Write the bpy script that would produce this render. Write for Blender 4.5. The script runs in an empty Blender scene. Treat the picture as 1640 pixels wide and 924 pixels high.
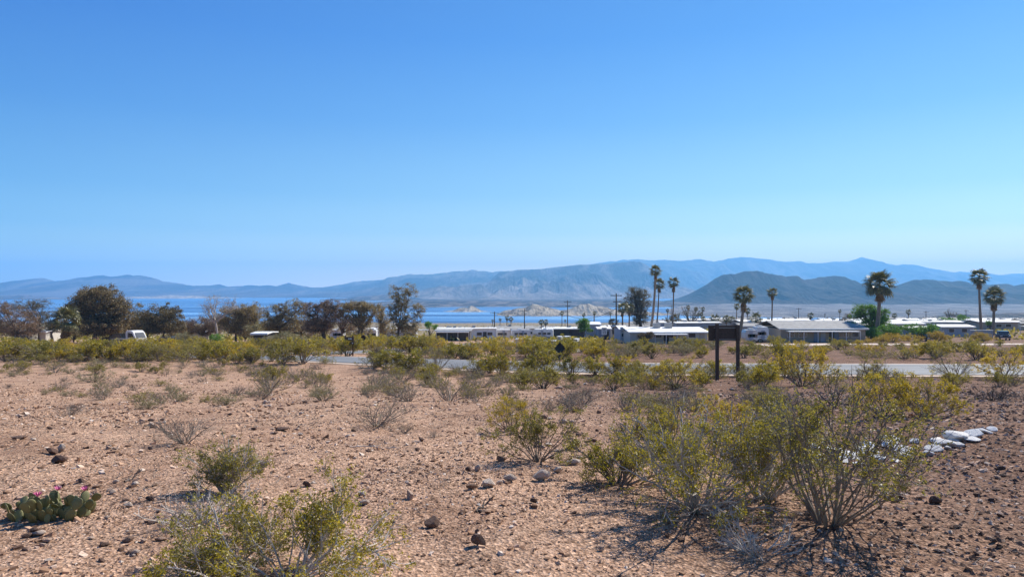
import bpy, math, random
import numpy as np
from math import radians, sin, cos, pi
random.seed(7)
SC = bpy.context.scene
COL = SC.collection

# ------------------------------------------------------------------ camera
F = 1150.0            # focal length in pixels of the 1640 px wide photograph
HY = 466.0            # eye level row
cam_d = bpy.data.cameras.new('camera')
cam_d.sensor_width = 36.0
cam_d.lens = 36.0 * F / 1640.0
cam_d.clip_start = 0.1
cam_d.clip_end = 90000.0
cam = bpy.data.objects.new('camera', cam_d)
COL.objects.link(cam)
cam.location = (0, 0, 0)
cam.rotation_euler = (radians(90) + math.atan((HY - 462.0) / F), 0, 0)
SC.camera = cam

# ------------------------------------------------------------------ light
SUN_AZ = radians(50)      # to the right of the view direction (+Y)
SUN_EL = radians(44)
HAZE = 1.2e-4
world = bpy.data.worlds.new('World')
SC.world = world
world.use_nodes = True
wn = world.node_tree
bg = wn.nodes['Background']
sky = wn.nodes.new('ShaderNodeTexSky')
sky.sky_type = 'NISHITA'
sky.sun_disc = False
sky.sun_elevation = SUN_EL
sky.sun_rotation = SUN_AZ
sky.altitude = 400
sky.air_density = 1.25
sky.dust_density = 0.4
sky.ozone_density = 2.6
# deep desert blue: contrast grade of the physical sky, channel by channel, softly limited
sk_s = wn.nodes.new('ShaderNodeSeparateColor'); sk_c = wn.nodes.new('ShaderNodeCombineColor')
wn.links.new(sky.outputs[0], sk_s.inputs[0])
for ch, (g, k) in enumerate(((2.0, .70), (1.70, .86), (1.10, .98))):
    def mth(op, a, b):
        n = wn.nodes.new('ShaderNodeMath'); n.operation = op
        wn.links.new(a, n.inputs[0]); n.inputs[1].default_value = b
        return n.outputs[0]
    v = mth('MULTIPLY', sk_s.outputs[ch], 0.13)
    v = mth('POWER', v, g)
    v = mth('MULTIPLY', v, k / 0.13)
    v = mth('MINIMUM', v, 9.0)
    wn.links.new(v, sk_c.inputs[ch])
# paler toward the horizon, deeper overhead, a little brighter on the sun's side
sk_t = wn.nodes.new('ShaderNodeTexCoord'); sk_x = wn.nodes.new('ShaderNodeSeparateXYZ')
wn.links.new(sk_t.outputs['Generated'], sk_x.inputs[0])
el_r = wn.nodes.new('ShaderNodeValToRGB'); el_r.color_ramp.interpolation = 'LINEAR'
STOPS = [(0.0, (3.0, 2.7, 1.2)), (.03, (2.1, 2.1, 1.1)), (.05, (1.15, 1.45, 1.0)), (.08, (.56, .92, .94)), (.13, (.29, .62, .90)), (.225, (.125, .39, .87)), (.33, (.06, .27, .82)), (.6, (.04, .18, .56)), (1.0, (.03, .13, .42))]
while len(el_r.color_ramp.elements) < len(STOPS): el_r.color_ramp.elements.new(.5)
for e_, (p_, c_) in zip(el_r.color_ramp.elements, STOPS):
    e_.position = p_; e_.color = (*c_, 1)
wn.links.new(sk_x.outputs[2], el_r.inputs[0])
sk_d = wn.nodes.new('ShaderNodeVectorMath'); sk_d.operation = 'DOT_PRODUCT'
sk_d.inputs[1].default_value = (sin(SUN_AZ), cos(SUN_AZ), 0)
wn.links.new(sk_t.outputs['Generated'], sk_d.inputs[0])
az_r = wn.nodes.new('ShaderNodeMapRange')
az_r.inputs[1].default_value = -.1; az_r.inputs[2].default_value = 1.0; az_r.inputs[3].default_value = 0; az_r.inputs[4].default_value = 1
wn.links.new(sk_d.outputs['Value'], az_r.inputs[0])
az_c = wn.nodes.new('ShaderNodeValToRGB')
for e_, (p_, c_) in zip(az_c.color_ramp.elements, ((0, (.24, .34, .43)), (1, (1.15, .80, .62)))):
    e_.position = p_; e_.color = (*c_, 1)
wn.links.new(az_r.outputs[0], az_c.inputs[0])
gr = wn.nodes.new('ShaderNodeMix'); gr.data_type = 'RGBA'; gr.blend_type = 'MULTIPLY'; gr.inputs[0].default_value = 1
wn.links.new(el_r.outputs[0], gr.inputs[6]); wn.links.new(az_c.outputs[0], gr.inputs[7])
g2 = wn.nodes.new('ShaderNodeVectorMath'); g2.operation = 'SCALE'; g2.inputs[3].default_value = 13.0
wn.links.new(gr.outputs[2], g2.inputs[0])
mx_s = wn.nodes.new('ShaderNodeMix'); mx_s.data_type = 'RGBA'; mx_s.inputs[0].default_value = .68
wn.links.new(sk_c.outputs[0], mx_s.inputs[6]); wn.links.new(g2.outputs[0], mx_s.inputs[7])
wn.links.new(mx_s.outputs[2], bg.inputs['Color'])
bg.inputs['Strength'].default_value = 0.098
sd = bpy.data.lights.new('sun', 'SUN')
sd.energy = 5.0
sd.angle = radians(0.53)
sd.color = (1.0, 0.945, 0.86)
sun = bpy.data.objects.new('sun', sd)
COL.objects.link(sun)
sun.rotation_euler = (radians(90) - SUN_EL, 0, pi - SUN_AZ)
SC.view_settings.view_transform = 'Standard'
SC.view_settings.look = 'None'
SC.view_settings.exposure = 0.5
SC.view_settings.gamma = 1.0
SC.render.engine = 'CYCLES'
SC.cycles.max_bounces = 6
SC.cycles.diffuse_bounces = 3
SC.cycles.transmission_bounces = 4
SC.cycles.volume_bounces = 2
SC.cycles.use_denoising = True

# ------------------------------------------------------------------ helpers
def link(o, parent=None):
    COL.objects.link(o)
    if parent is not None:
        o.parent = parent
    return o

def tag(o, label=None, cat=None, group=None, kind=None):
    if label: o['label'] = label
    if cat: o['category'] = cat
    if group: o['group'] = group
    if kind: o['kind'] = kind
    return o

def empty(name, loc, rz=0.0):
    o = bpy.data.objects.new(name, None)
    o.empty_display_size = 0.2
    o.location = loc
    o.rotation_euler = (0, 0, rz)
    return link(o)

def mesh_np(name, V, faces, mats=(), smooth=False, fmat=None):
    """V (n,3); faces: list of int arrays (m,k)."""
    me = bpy.data.meshes.new(name)
    V = np.asarray(V, dtype=np.float32)
    faces = [np.asarray(f, dtype=np.int32) for f in faces if len(f)]
    me.vertices.add(len(V))
    me.vertices.foreach_set('co', V.ravel())
    loops = np.concatenate([f.ravel() for f in faces])
    sizes = np.concatenate([np.full(len(f), f.shape[1], dtype=np.int32) for f in faces])
    starts = np.concatenate([[0], np.cumsum(sizes)[:-1]]).astype(np.int32)
    me.loops.add(len(loops))
    me.loops.foreach_set('vertex_index', loops)
    me.polygons.add(len(sizes))
    me.polygons.foreach_set('loop_start', starts)
    me.polygons.foreach_set('loop_total', sizes)
    if fmat is not None:
        me.polygons.foreach_set('material_index', np.asarray(fmat, dtype=np.int32))
    me.polygons.foreach_set('use_smooth', np.full(len(sizes), smooth, dtype=bool))
    me.update(calc_edges=True)
    for m in mats:
        me.materials.append(m)
    return me

def ob(name, me, parent=None, loc=(0, 0, 0), rz=0.0):
    o = bpy.data.objects.new(name, me)
    o.location = loc
    o.rotation_euler = (0, 0, rz)
    return link(o, parent)

class MB:
    """collects simple solids into one mesh"""
    def __init__(s):
        s.v = []; s.f = []
    def add(s, vs, fs):
        b = len(s.v)
        s.v += [tuple(p) for p in vs]
        s.f += [tuple(i + b for i in f) for f in fs]
        return s
    def box(s, c, d, rz=0.0, taper=1.0):
        hx, hy, hz = d[0] / 2, d[1] / 2, d[2] / 2
        vs = []
        for z, t in ((-hz, 1.0), (hz, taper)):
            for x, y in ((-hx, -hy), (hx, -hy), (hx, hy), (-hx, hy)):
                x *= t; y *= t
                vs.append((c[0] + x * cos(rz) - y * sin(rz), c[1] + x * sin(rz) + y * cos(rz), c[2] + z))
        return s.add(vs, [(0, 3, 2, 1), (4, 5, 6, 7), (0, 1, 5, 4), (1, 2, 6, 5), (2, 3, 7, 6), (3, 0, 4, 7)])
    def cyl(s, p, q, r0, r1=None, n=10):
        r1 = r0 if r1 is None else r1
        p = np.array(p, float); q = np.array(q, float)
        t = q - p; t /= np.linalg.norm(t)
        a = np.cross(t, (0, 0, 1) if abs(t[2]) < .9 else (1, 0, 0)); a /= np.linalg.norm(a)
        b = np.cross(t, a)
        vs = []
        for c, r in ((p, r0), (q, r1)):
            for k in range(n):
                w = 2 * pi * k / n
                vs.append(c + r * (cos(w) * a + sin(w) * b))
        fs = [(k, (k + 1) % n, n + (k + 1) % n, n + k) for k in range(n)]
        fs += [tuple(range(n))[::-1], tuple(range(n, 2 * n))]
        return s.add(vs, fs)
    def prism(s, poly, y0, y1, axis='y'):
        """poly of (x,z) swept along y (or of (y,z) swept along x, or (x,y) along z)"""
        n = len(poly)
        vs = []
        for w in (y0, y1):
            for a, b in poly:
                vs.append((a, w, b) if axis == 'y' else ((w, a, b) if axis == 'x' else (a, b, w)))
        fs = [(k, (k + 1) % n, n + (k + 1) % n, n + k) for k in range(n)]
        fs += [tuple(range(n))[::-1], tuple(range(n, 2 * n))]
        return s.add(vs, fs)
    def build(s, name, mat, parent=None, loc=(0, 0, 0), rz=0.0, smooth=False, bevel=0.0):
        me = bpy.data.meshes.new(name)
        me.from_pydata(s.v, [], s.f)
        import bmesh
        bm = bmesh.new(); bm.from_mesh(me)
        bmesh.ops.recalc_face_normals(bm, faces=bm.faces)
        if bevel:
            bmesh.ops.bevel(bm, geom=list(bm.edges), offset=bevel, segments=2, affect='EDGES', profile=0.6)
        bm.to_mesh(me); bm.free()
        if smooth:
            for p in me.polygons: p.use_smooth = True
        me.materials.append(mat)
        return ob(name, me, parent, loc, rz)

def copy_tree(o, parent=None):
    c = o.copy()
    COL.objects.link(c)
    c.parent = parent
    for ch in o.children:
        copy_tree(ch, c)
    return c

# noise -------------------------------------------------------------
def _h(ix, iy, s):
    n = (ix.astype(np.int64) * 374761393 + iy.astype(np.int64) * 668265263 + s * 974634777) & 0xFFFFFFFF
    n = ((n ^ (n >> 13)) * 1274126177) & 0xFFFFFFFF
    n = n ^ (n >> 16)
    return (n & 0xFFFFFF) / float(0xFFFFFF)

def vnoise(x, y, s=0):
    x = np.asarray(x, float); y = np.asarray(y, float)
    ix = np.floor(x); iy = np.floor(y)
    fx = x - ix; fy = y - iy
    fx = fx * fx * fx * (fx * (fx * 6 - 15) + 10); fy = fy * fy * fy * (fy * (fy * 6 - 15) + 10)
    a = _h(ix, iy, s); b = _h(ix + 1, iy, s); c = _h(ix, iy + 1, s); d = _h(ix + 1, iy + 1, s)
    return (a + (b - a) * fx) * (1 - fy) + (c + (d - c) * fx) * fy - 0.5

def fbm(x, y, o=4, s=0, g=0.5):
    t = 0; a = 1.0
    for k in range(o):
        t = t + a * vnoise(x * 2 ** k, y * 2 ** k, s + k * 17)
        a *= g
    return t

def ridged(x, y, o=4, s=0):
    t = 0; a = 1.0; w = 0
    for k in range(o):
        t = t + a * (1 - 2.6 * np.abs(vnoise(x * 2 ** k, y * 2 ** k, s + k * 31)))
        w += a; a *= 0.52
    return t / w

def sstep(a, b, x):
    t = np.clip((np.asarray(x, float) - a) / (b - a), 0, 1)
    return t * t * (3 - 2 * t)

# terrain -----------------------------------------------------------
PY = np.array([-80, 0, 4.24, 9, 14, 20, 28, 34, 38, 42, 48, 60, 80, 100, 138, 200, 300, 500, 900, 1400, 2600, 4000.])
PZ = np.array([-1.5, -1.6, -1.62, -1.9, -2.35, -3.0, -3.8, -4.4, -4.6, -4.68, -4.8, -5.5, -6.9, -8.2, -10.0, -13.3, -18.5, -28, -45, -62, -75, -90.])
def prof(y):
    y = np.asarray(y, float)
    r = 0
    for k, w in ((-.09, .15), (-.045, .22), (0, .26), (.045, .22), (.09, .15)):
        r = r + w * np.interp(y * (1 + k), PY, PZ)
    return r

ROAD = [(160, 36), (90, 38.5), (55, 41), (35, 42.5), (20, 43), (8, 43.5), (0, 45.5), (-8, 50.5), (-18, 58), (-32, 66), (-55, 73), (-90, 77), (-160, 80)]
SIDE = [(-24, 65), (-19.5, 78), (-16, 92), (-11, 112), (-5, 133), (6, 160), (14, 190)]
def smooth_path(p, n=160):
    p = np.array(p, float)
    d = np.concatenate([[0], np.cumsum(np.linalg.norm(np.diff(p, axis=0), axis=1))])
    t = np.linspace(0, d[-1], n)
    q = np.stack([np.interp(t, d, p[:, i]) for i in (0, 1)], 1)
    for _ in range(10):
        q[1:-1] = (q[:-2] + q[1:-1] * 2 + q[2:]) / 4
    return q
RP = smooth_path(ROAD, 240); SP = smooth_path(SIDE, 120)
def dist_path(x, y, P):
    x = np.asarray(x, float); y = np.asarray(y, float)
    sh = np.broadcast(x, y).shape
    xf = np.broadcast_to(x, sh).ravel(); yf = np.broadcast_to(y, sh).ravel()
    best = np.full(xf.shape, 1e9)
    m = (yf > 25) & (yf < 230) & (np.abs(xf) < 230)
    if m.any():
        xs = xf[m]; ys = yf[m]
        b = np.full(xs.shape, 1e9)
        for px, py in P[::2]:
            b = np.minimum(b, (xs - px) ** 2 + (ys - py) ** 2)
        best[m] = b
    return np.sqrt(best).reshape(sh)

def G(x, y):
    x = np.asarray(x, float); y = np.asarray(y, float)
    z = prof(y)
    q = x / np.maximum(y, 5.0)
    up = sstep(0.08, 0.28, q) * np.interp(y, [120, 138, 200, 300, 500, 900, 1400], [0, 0, 1.8, 4.0, 6.0, 4.0, 0])
    z = z + up
    dr = np.minimum(dist_path(x, y, RP), dist_path(x, y, SP))
    far = sstep(16, 60, y)
    rough = 0.05 * fbm(x * .9, y * .9, 4, 3) + 0.02 * fbm(x * 5, y * 5, 3, 9) + 0.12 * fbm(x * .25, y * .25, 3, 21) + far * 0.5 * fbm(x * .07, y * .07, 3, 41)
    rough = rough + sstep(250, 500, y) * 2.2 * fbm(x * .01, y * .01, 4, 51)
    keep = sstep(4.2, 8.0, dr) * (1 - 0.9 * sstep(110, 135, y) * (1 - sstep(420, 500, y)))
    z = z + rough * keep
    # shallow wash with the pale rubble, bank on its right
    z = z + 0.16 * sstep(4.3, 6.5, x) * sstep(5, 8, y) * (1 - sstep(16, 24, y))
    return z

def g1(x, y):
    return float(G(np.array([x]), np.array([y]))[0])

_Ys = np.exp(np.linspace(math.log(3.3), math.log(1380), 900))
def at(px, py):
    """ground point seen at pixel (px,py)"""
    X = (px - 820.0) / F * _Ys
    r = -G(X, _Ys) / _Ys * F + HY
    k = np.where(r <= py)[0]
    i = k[0] if len(k) else len(_Ys) - 1
    if i > 0:
        a = (r[i - 1] - py) / max(r[i - 1] - r[i], 1e-6)
        Y = _Ys[i - 1] + a * (_Ys[i] - _Ys[i - 1])
    else:
        Y = _Ys[0]
    x = (px - 820.0) / F * Y
    return x, Y, g1(x, Y)

def ray(px, py, Y):
    return ((px - 820.0) / F * Y, Y, -(py - HY) / F * Y)

def place(px, Y):
    x = (px - 820.0) / F * Y
    return x, Y, g1(x, Y)

# materials ---------------------------------------------------------
def new_mat(name):
    m = bpy.data.materials.new(name)
    m.use_nodes = True
    nt = m.node_tree
    for n in list(nt.nodes): nt.nodes.remove(n)
    out = nt.nodes.new('ShaderNodeOutputMaterial')
    return m, nt, out

def mixc(nt, fac, a, b, mode='MIX'):
    n = nt.nodes.new('ShaderNodeMix'); n.data_type = 'RGBA'; n.blend_type = mode
    for k, v in ((0, fac), (6, a), (7, b)):
        if hasattr(v, 'links') or isinstance(v, bpy.types.NodeSocket): nt.links.new(v, n.inputs[k])
        elif k == 0: n.inputs[k].default_value = v
        else: n.inputs[k].default_value = (*v, 1) if len(v) == 3 else v
    return n.outputs[2]

def noise(nt, scale, detail=4, rough=.55, vec=None, dist=0.0):
    n = nt.nodes.new('ShaderNodeTexNoise')
    n.inputs['Scale'].default_value = scale; n.inputs['Detail'].default_value = detail
    n.inputs['Roughness'].default_value = rough; n.inputs['Distortion'].default_value = dist
    if vec is not None: nt.links.new(vec, n.inputs['Vector'])
    return n.outputs['Fac']

def ramp(nt, fac, stops):
    r = nt.nodes.new('ShaderNodeValToRGB')
    e = r.color_ramp.elements
    while len(e) < len(stops): e.new(0.5)
    for k, (p, c) in enumerate(stops):
        e[k].position = p
        e[k].color = (*c, 1) if not isinstance(c, (int, float)) else (c, c, c, 1)
    nt.links.new(fac, r.inputs[0])
    return r.outputs[0]

def objco(nt):
    return nt.nodes.new('ShaderNodeTexCoord').outputs['Object']

def bump(nt, h, strength, dist):
    b = nt.nodes.new('ShaderNodeBump')
    b.inputs['Strength'].default_value = strength; b.inputs['Distance'].default_value = dist
    nt.links.new(h, b.inputs['Height'])
    return b.outputs[0]

def M_solid(name, c, rough=.7, var=.18, scale=3.0, metal=0.0, bmp=0.0, c2=None, spec=.5):
    m, nt, out = new_mat(name)
    p = nt.nodes.new('ShaderNodeBsdfPrincipled')
    co = objco(nt)
    f = noise(nt, scale, 6, .6, co)
    lo = tuple(v * (1 - var) for v in c) if c2 is None else c2
    hi = tuple(min(1, v * (1 + var)) for v in c)
    col = ramp(nt, f, [(.3, lo), (.7, hi)])
    inf = nt.nodes.new('ShaderNodeObjectInfo')
    rr = ramp(nt, inf.outputs['Random'], [(0, .86), (1, 1.1)])
    col = mixc(nt, 1.0, col, rr, 'MULTIPLY')
    nt.links.new(col, p.inputs['Base Color'])
    p.inputs['Roughness'].default_value = rough
    p.inputs['Metallic'].default_value = metal
    p.inputs['Specular IOR Level'].default_value = spec
    if bmp: nt.links.new(bump(nt, noise(nt, scale * 5, 5, .6, co), .6, bmp), p.inputs['Normal'])
    nt.links.new(p.outputs[0], out.inputs[0])
    return m

def M_leaf(name, a, b, trans=.35, gloss=.04):
    """thin leaf: diffuse + translucent, colour varying per leaf and per plant"""
    m, nt, out = new_mat(name)
    geo = nt.nodes.new('ShaderNodeNewGeometry')
    inf = nt.nodes.new('ShaderNodeObjectInfo')
    col = ramp(nt, geo.outputs['Random Per Island'], [(0, a), (1, b)])
    rr = ramp(nt, inf.outputs['Random'], [(0, (.84, .86, .80)), (1, (1.14, 1.10, 1.05))])
    col = mixc(nt, 1.0, col, rr, 'MULTIPLY')
    d = nt.nodes.new('ShaderNodeBsdfDiffuse'); t = nt.nodes.new('ShaderNodeBsdfTranslucent')
    nt.links.new(col, d.inputs[0])
    tc = mixc(nt, 1.0, col, (1.15, 1.1, .7), 'MULTIPLY')
    nt.links.new(tc, t.inputs[0])
    s = nt.nodes.new('ShaderNodeMixShader'); s.inputs[0].default_value = trans
    nt.links.new(d.outputs[0], s.inputs[1]); nt.links.new(t.outputs[0], s.inputs[2])
    g = nt.nodes.new('ShaderNodeBsdfGlossy'); g.inputs['Roughness'].default_value = .45
    s2 = nt.nodes.new('ShaderNodeMixShader'); s2.inputs[0].default_value = gloss
    nt.links.new(s.outputs[0], s2.inputs[1]); nt.links.new(g.outputs[0], s2.inputs[2])
    nt.links.new(s2.outputs[0], out.inputs[0])
    return m

def M_island(name, stops, rough=.9, bmp=None):
    m, nt, out = new_mat(name)
    geo = nt.nodes.new('ShaderNodeNewGeometry')
    inf = nt.nodes.new('ShaderNodeObjectInfo')
    ad = nt.nodes.new('ShaderNodeMath'); ad.operation = 'ADD'
    nt.links.new(geo.outputs['Random Per Island'], ad.inputs[0]); nt.links.new(inf.outputs['Random'], ad.inputs[1])
    fr = nt.nodes.new('ShaderNodeMath'); fr.operation = 'FRACT'; nt.links.new(ad.outputs[0], fr.inputs[0])
    col = ramp(nt, fr.outputs[0], stops)
    co = objco(nt)
    n = ramp(nt, noise(nt, 28, 5, .65, co), [(.3, .72), (.7, 1.15)])
    col = mixc(nt, 1.0, col, n, 'MULTIPLY')
    p = nt.nodes.new('ShaderNodeBsdfPrincipled'); p.inputs['Roughness'].default_value = rough
    p.inputs['Specular IOR Level'].default_value = .2
    nt.links.new(col, p.inputs['Base Color'])
    if bmp: nt.links.new(bump(nt, noise(nt, 60, 5, .7, co), .7, bmp), p.inputs['Normal'])
    nt.links.new(p.outputs[0], out.inputs[0])
    return m

def M_ground():
    m, nt, out = new_mat('desert_gravel')
    co = objco(nt)
    sep = nt.nodes.new('ShaderNodeSeparateXYZ'); nt.links.new(co, sep.inputs[0])
    big = noise(nt, .12, 5, .6, co)
    mid = noise(nt, 1.3, 5, .65, co)
    fine = noise(nt, 24, 6, .72, co)
    c = ramp(nt, fine, [(.35, (.12, .062, .036)), (.47, (.43, .260, .165)), (.63, (.66, .435, .295))])
    c2 = ramp(nt, fine, [(.37, (.07, .036, .024)), (.51, (.22, .12, .076)), (.67, (.42, .265, .18))])
    # the right bank is darker, redder gravel
    mx = nt.nodes.new('ShaderNodeMapRange'); mx.inputs[1].default_value = .5; mx.inputs[2].default_value = 4.2
    addn = nt.nodes.new('ShaderNodeMath'); addn.operation = 'MULTIPLY_ADD'; addn.inputs[1].default_value = 5.0
    nt.links.new(big, addn.inputs[0]); nt.links.new(sep.outputs[0], addn.inputs[2])
    sub = nt.nodes.new('ShaderNodeMath'); sub.operation = 'SUBTRACT'; sub.inputs[1].default_value = 2.2
    nt.links.new(addn.outputs[0], sub.inputs[0]); nt.links.new(sub.outputs[0], mx.inputs[0])
    c = mixc(nt, mx.outputs[0], c, c2)
    c = mixc(nt, 1.0, c, ramp(nt, mid, [(.32, .78), (.68, 1.12)]), 'MULTIPLY')
    c = mixc(nt, 1.0, c, ramp(nt, noise(nt, .45, 6, .7, co, .8), [(.36, (.72, .67, .64)), (.50, (1.0, 1.0, 1.0)), (.66, (1.08, 1.07, 1.05))]), 'MULTIPLY')
    # pebble speckle
    vo = nt.nodes.new('ShaderNodeTexVoronoi'); vo.inputs['Scale'].default_value = 48
    nt.links.new(co, vo.inputs['Vector'])
    sp = nt.nodes.new('ShaderNodeSeparateColor'); nt.links.new(vo.outputs['Color'], sp.inputs[0])
    c = mixc(nt, 1.0, c, ramp(nt, sp.outputs[0], [(0, .50), (.3, .88), (.8, 1.08), (1, 1.4)]), 'MULTIPLY')
    # farther off: duller, with scrubby patches
    my = nt.nodes.new('ShaderNodeMapRange'); my.inputs[1].default_value = 120; my.inputs[2].default_value = 380
    nt.links.new(sep.outputs[1], my.inputs[0])
    cf = ramp(nt, noise(nt, .09, 8, .75, co), [(.38, (.30, .21, .15)), (.50, (.27, .20, .12)), (.58, (.20, .165, .06))])
    c = mixc(nt, my.outputs[0], c, cf)
    p = nt.nodes.new('ShaderNodeBsdfPrincipled'); p.inputs['Roughness'].default_value = .95
    p.inputs['Specular IOR Level'].default_value = .15
    nt.links.new(c, p.inputs['Base Color'])
    h = mixc(nt, .5, noise(nt, 30, 6, .75, co), vo.outputs['Distance'])
    nt.links.new(bump(nt, h, .95, .030), p.inputs['Normal'])
    nt.links.new(p.outputs[0], out.inputs[0])
    return m

def M_rockrange(name, a, b, hi, sc, zlo=None, zhi=None, pale=None):
    m, nt, out = new_mat(name)
    co = objco(nt)
    mp = nt.nodes.new('ShaderNodeMapping'); mp.inputs['Scale'].default_value = (1.7, .55, .9)
    nt.links.new(co, mp.inputs[0])
    f = noise(nt, sc, 8, .68, mp.outputs[0], .6)
    c = ramp(nt, f, [(.42, a), (.5, b), (.58, hi)])
    if pale:      # paler sediment low down, dark rock above
        sep = nt.nodes.new('ShaderNodeSeparateXYZ'); nt.links.new(co, sep.inputs[0])
        wob = nt.nodes.new('ShaderNodeMath'); wob.operation = 'MULTIPLY_ADD'; wob.inputs[1].default_value = (zhi - zlo) * 2.4
        nt.links.new(noise(nt, sc * 1.5, 7, .7, mp.outputs[0], .5), wob.inputs[0]); nt.links.new(sep.outputs[2], wob.inputs[2])
        mr = nt.nodes.new('ShaderNodeMapRange'); mr.inputs[1].default_value = zlo + (zhi - zlo) * 1.2; mr.inputs[2].default_value = zhi + (zhi - zlo) * 1.2
        mr.inputs[3].default_value = 1; mr.inputs[4].default_value = 0
        nt.links.new(wob.outputs[0], mr.inputs[0])
        pc = mixc(nt, 1.0, ramp(nt, f, [(.4, .45), (.6, 1.0)]), pale, 'MULTIPLY')
        c = mixc(nt, mr.outputs[0], c, pc)
    p = nt.nodes.new('ShaderNodeBsdfPrincipled'); p.inputs['Roughness'].default_value = .95
    p.inputs['Specular IOR Level'].default_value = .1
    nt.links.new(c, p.inputs['Base Color'])
    nt.links.new(bump(nt, noise(nt, sc * 6, 8, .75, mp.outputs[0]), 1.0, .16 / sc), p.inputs['Normal'])
    nt.links.new(p.outputs[0], out.inputs[0])
    return m

def M_asphalt():
    m, nt, out = new_mat('worn_asphalt')
    co = objco(nt)
    mp = nt.nodes.new('ShaderNodeMapping'); mp.inputs['Scale'].default_value = (.12, 1.6, 1)
    nt.links.new(co, mp.inputs[0])
    s = noise(nt, 1.0, 6, .65, mp.outputs[0])
    c = ramp(nt, s, [(.3, (.11, .112, .115)), (.5, (.175, .178, .18)), (.7, (.25, .248, .24))])
    c = mixc(nt, 1.0, c, ramp(nt, noise(nt, 40, 4, .7, co), [(.3, .86), (.7, 1.12)]), 'MULTIPLY')
    p = nt.nodes.new('ShaderNodeBsdfPrincipled'); p.inputs['Roughness'].default_value = .75
    nt.links.new(c, p.inputs['Base Color'])
    nt.links.new(bump(nt, noise(nt, 80, 4, .7, co), .4, .004), p.inputs['Normal'])
    nt.links.new(p.outputs[0], out.inputs[0])
    return m

def M_water():
    m, nt, out = new_mat('lake_water')
    co = objco(nt)
    mp = nt.nodes.new('ShaderNodeMapping'); mp.inputs['Scale'].default_value = (.0007, .006, 1)
    nt.links.new(co, mp.inputs[0])
    s = noise(nt, 1.0, 6, .7, mp.outputs[0], .4)
    p = nt.nodes.new('ShaderNodeBsdfPrincipled')
    c = ramp(nt, s, [(.40, (.03, .09, .22)), (.52, (.07, .19, .40)), (.60, (.20, .40, .64))])
    nt.links.new(c, p.inputs['Base Color'])
    r = ramp(nt, s, [(.40, .5), (.60, .22)])
    nt.links.new(r, p.inputs['Roughness'])
    p.inputs['IOR'].default_value = 1.33
    mp2 = nt.nodes.new('ShaderNodeMapping'); mp2.inputs['Scale'].default_value = (.05, .12, 1)
    nt.links.new(co, mp2.inputs[0])
    nt.links.new(bump(nt, noise(nt, 1.0, 6, .7, mp2.outputs[0]), .8, 2.0), p.inputs['Normal'])
    nt.links.new(p.outputs[0], out.inputs[0])
    return m

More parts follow.
